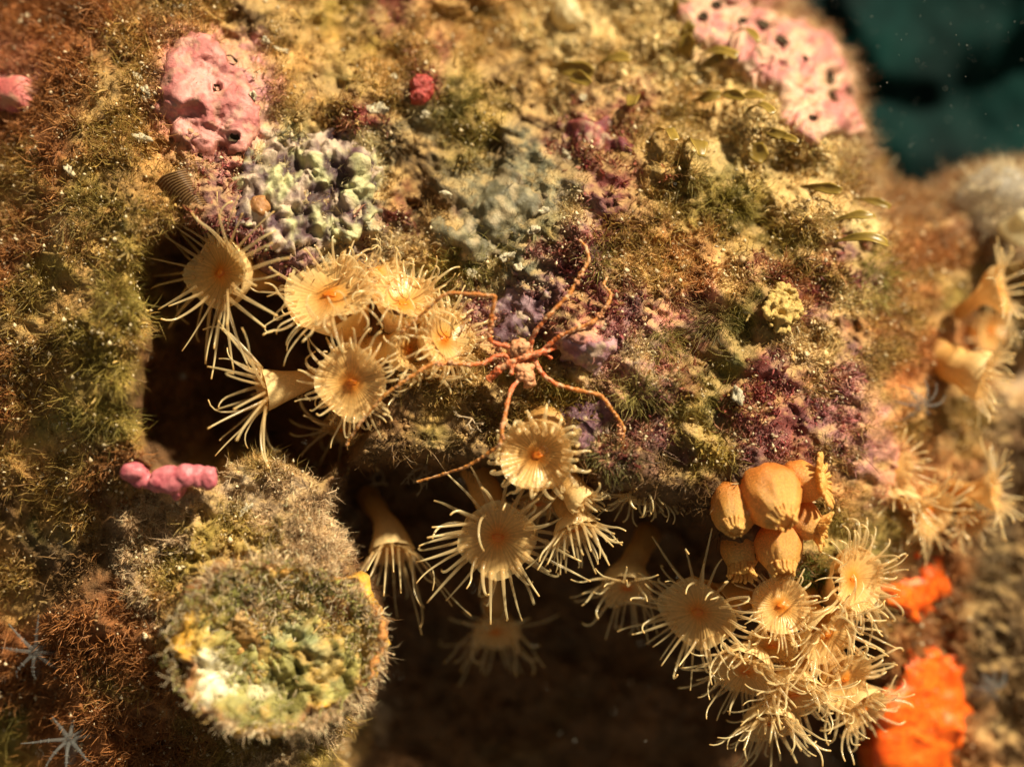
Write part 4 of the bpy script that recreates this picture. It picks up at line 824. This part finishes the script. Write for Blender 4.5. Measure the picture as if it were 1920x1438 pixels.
M_HYD = mat_plain('hydroid',(.42,.30,.17),(.60,.46,.30),20,.6,.3,.3,trans=.25)
def hydroid(label, u, v, d, dirs, L, seed, mat=None, rad=.015):
    r = random.Random(seed); B = np.array(pt(u,v,d)); mb = MB()
    def grow(p, dv, l, lev, ra):
        q = p+nrm(dv)*l; m_ = (p+q)/2+np.array([r.gauss(0,1),r.gauss(0,1),r.gauss(0,1)])*l*.06; mb.tube(spline([p,m_,q],5),np.linspace(ra,ra*.75,5),5)
        if lev:
            for k in range(r.choice((2,2,3))): grow(p+(q-p)*r.uniform(.45,1.),dv+np.array([r.gauss(0,.75),r.gauss(0,.5),r.gauss(0,.75)]),l*r.uniform(.45,.75),lev-1,ra*.75)
    for dv in dirs: grow(B,np.array(dv,float),L/100,3,rad)
    link('hydroid', mb.mesh('hydroid',mat or M_HYD,B),None,B,label,'hydroid','branching white hydroids')
hydroid('white branching hydroid below the sea spider left of the bright anemone',885,785,.5,[(-.9,-.3,.2),(.4,-.4,-.6),(-.5,-.3,-.6)],22,1)
hydroid('bushy pale hydroid hanging at the lip left of the large glassy anemone',800,872,sdep(800,872)+.08,[(-.8,-.3,-.3),(-.5,-.3,-.8),(.1,-.3,-.9),(-.9,-.2,.1)],32,2,None,.013)
hydroid('second pale hydroid under the lip left of the first hanging one',715,880,sdep(715,880)+.08,[(-.6,-.3,-.6),(.2,-.3,-.9)],26,3,None,.012)
hydroid('pale hydroid tuft hanging right of the plump anemone',1150,895,.5,[(.1,-.4,-.9),(.6,-.4,-.5),(-.3,-.3,-.8)],18,4,None,.011)
hydroid('tiny pale branched growth between the two left anemones',480,468,.25,[(.4,-.5,-.4),(-.6,-.4,-.2),(.2,-.4,.5)],16,5,M_PALE,.03)

M_RIB = mat_plain('fan_rib',(.26,.14,.05),(.34,.20,.08),14,.45,.2,.4,trans=.25)
M_WEB = mat_plain('fan_web',(.12,.05,.015),(.19,.085,.028),10,.5,.2,.35,trans=.35)
def fan():
    base = sdep(330,375)+.10; B = np.array(pt(352,420,base)); root = thing('striped_fan',B,'brown striped fan shaped growth above the leftmost anemone','fan worm'); L = []
    for k in range(17):
        f = k/16; p = [(292+66*f,345+75*f,base-.05),(306+60*f,330+68*f,base+.06),(330+46*f,322+62*f,base+.06),(346+42*f,318+66*f,base-.06)]
        S = spline([pt(*x) for x in p],14); L.append(S); V,Q,T,_ = tube(S,.011,5); link('rib',mesh_np('rib',V-B,[Q,T],M_RIB),root)
    G = np.array(L)+np.array([0,.02,0]); V,Q = G.reshape(-1,3),None; idx = np.arange(17*14).reshape(17,14); Q = np.stack([idx[:-1,:-1],idx[1:,:-1],idx[1:,1:],idx[:-1,1:]],-1).reshape(-1,4)
    link('web',mesh_np('web',V-B,Q,M_WEB),root)
fan()

def tuft(label, u, v, spreadpx, n, L, c, wd=1.0, sweep=(0,0,0), seed=0):
    r = np.random.default_rng(seed+50); tn = r.random(n)*6.283; ra = spreadpx*(1.35+.5*np.sin(tn*2+seed)+.35*np.sin(tn*5+seed*2))*np.sqrt(r.random(n)); uu = u+ra*np.cos(tn); vv = v+ra*np.sin(tn); P = samp(PF,uu,vv); Nn = nrm(samp(NB,uu,vv)); B = np.array(pt(u,v,sdep(u,v)))
    out = nrm(np.stack([(uu-u),0*uu,-(vv-v)],-1)+1e-6); d = Nn*.6+out*.35+r.normal(size=(n,3))*.5+np.array([sweep[0],-sweep[1],sweep[2]])
    V,Q,T,CC = filaments(P-Nn*.02,d,out*.25+r.normal(size=(n,3))*.2+np.array([0,0,-.12]),L/100*.72*r.uniform(.35,1.25,n),wd/100*.75*r.uniform(.6,1.2,n),(np.tile(c,(n,1))*.75+samp(COLG,uu,vv)*.3)*r.uniform(.55,1.5,(n,1)),1.5,.10)
    link('green_tuft', mesh_np('green_tuft',V-B,[Q,T],M_TURF,CC),None,B,label,'seaweed','green thread seaweed tufts')
GRN = (.30,.24,.05); OLV = (.34,.31,.07); DKG = (.17,.155,.04)
for k,q in enumerate([('bright olive tuft right of the sea spider leg',1195,735,26,420,52,OLV,1.0,(.2,.2,.2)),('dark green tuft left of the crumbly yellow sponge',1345,600,26,420,52,DKG,1.,(-.1,.1,-.2)),
 ('green tuft above the crumbly sponge near the red patches',1370,385,30,420,46,GRN),('olive green tuft above the sea spider left leg',865,495,28,420,46,(.24,.23,.05),.9,(.2,.1,.3)),('yellow green tuft at the upper right shoulder',1640,520,30,360,46,(.36,.34,.06),1.,(.4,.1,0)),
 ('bright green tuft under the closed bud cluster',1525,1080,20,420,36,(.10,.19,.03)),('green tuft at the edge of the left hollow',212,545,18,320,50,GRN,1.,(.5,.1,-.1)),('lower green tuft at the edge of the left hollow',198,690,20,360,50,GRN,1.,(.6,.1,-.2)),
 ('dark green tuft at the foot of the left wall',190,785,28,360,48,DKG,1.,(.5,.1,-.1)),('mustard yellow tuft above right of the sea spider',1150,430,20,320,38,(.46,.29,.05)),('dark green patch of threads in the upper middle',860,185,30,420,36,DKG,1.,(0,0,.1)),
 ('olive tuft below the mustard yellow one',1120,490,20,260,36,OLV,1.,(.3,0,.1)),('green fringe left of the bright anemone',930,800,22,240,30,GRN),('green threads hanging under the bright olive tuft',1140,850,26,320,34,(.17,.17,.04),1.,(.1,0,-.4)),
 ('green threads beside the pink crust on the left wall',210,255,24,260,42,GRN,1.,(.6,0,.2)),('long green threads on the left wall',150,385,26,280,52,DKG,1.,(.6,0,-.3)),('dark green threads above the red patches',1290,330,24,300,38,DKG),('olive threads below the crumbly sponge',1250,640,20,260,40,OLV)]): tuft(*q,seed=k)

# suspended specks in the water
def specks():
    m = 260; u = rng.uniform(0,1920,m); v = rng.uniform(0,1438,m); d = rng.uniform(1.2,4.5,m); far = rng.random(m) < .35; u = np.where(far,rng.uniform(1520,1920,m),u); v = np.where(far,rng.uniform(0,280,m),v); d = np.where(far,rng.uniform(-6,0,m),d)
    P = unproj(u,v,d); r = rng.uniform(.004,.011,m); V = OCT_V[None]*r[:,None,None]+P[:,None]; F = OCT_F[None]+(np.arange(m)*6)[:,None,None]
    link('suspended_specks', mesh_np('suspended_specks',V.reshape(-1,3),F.reshape(-1,3),M_GRIT,np.tile((.7,.68,.6),(m*6,1))), kind='stuff', label='tiny pale specks drifting in the water')
specks()
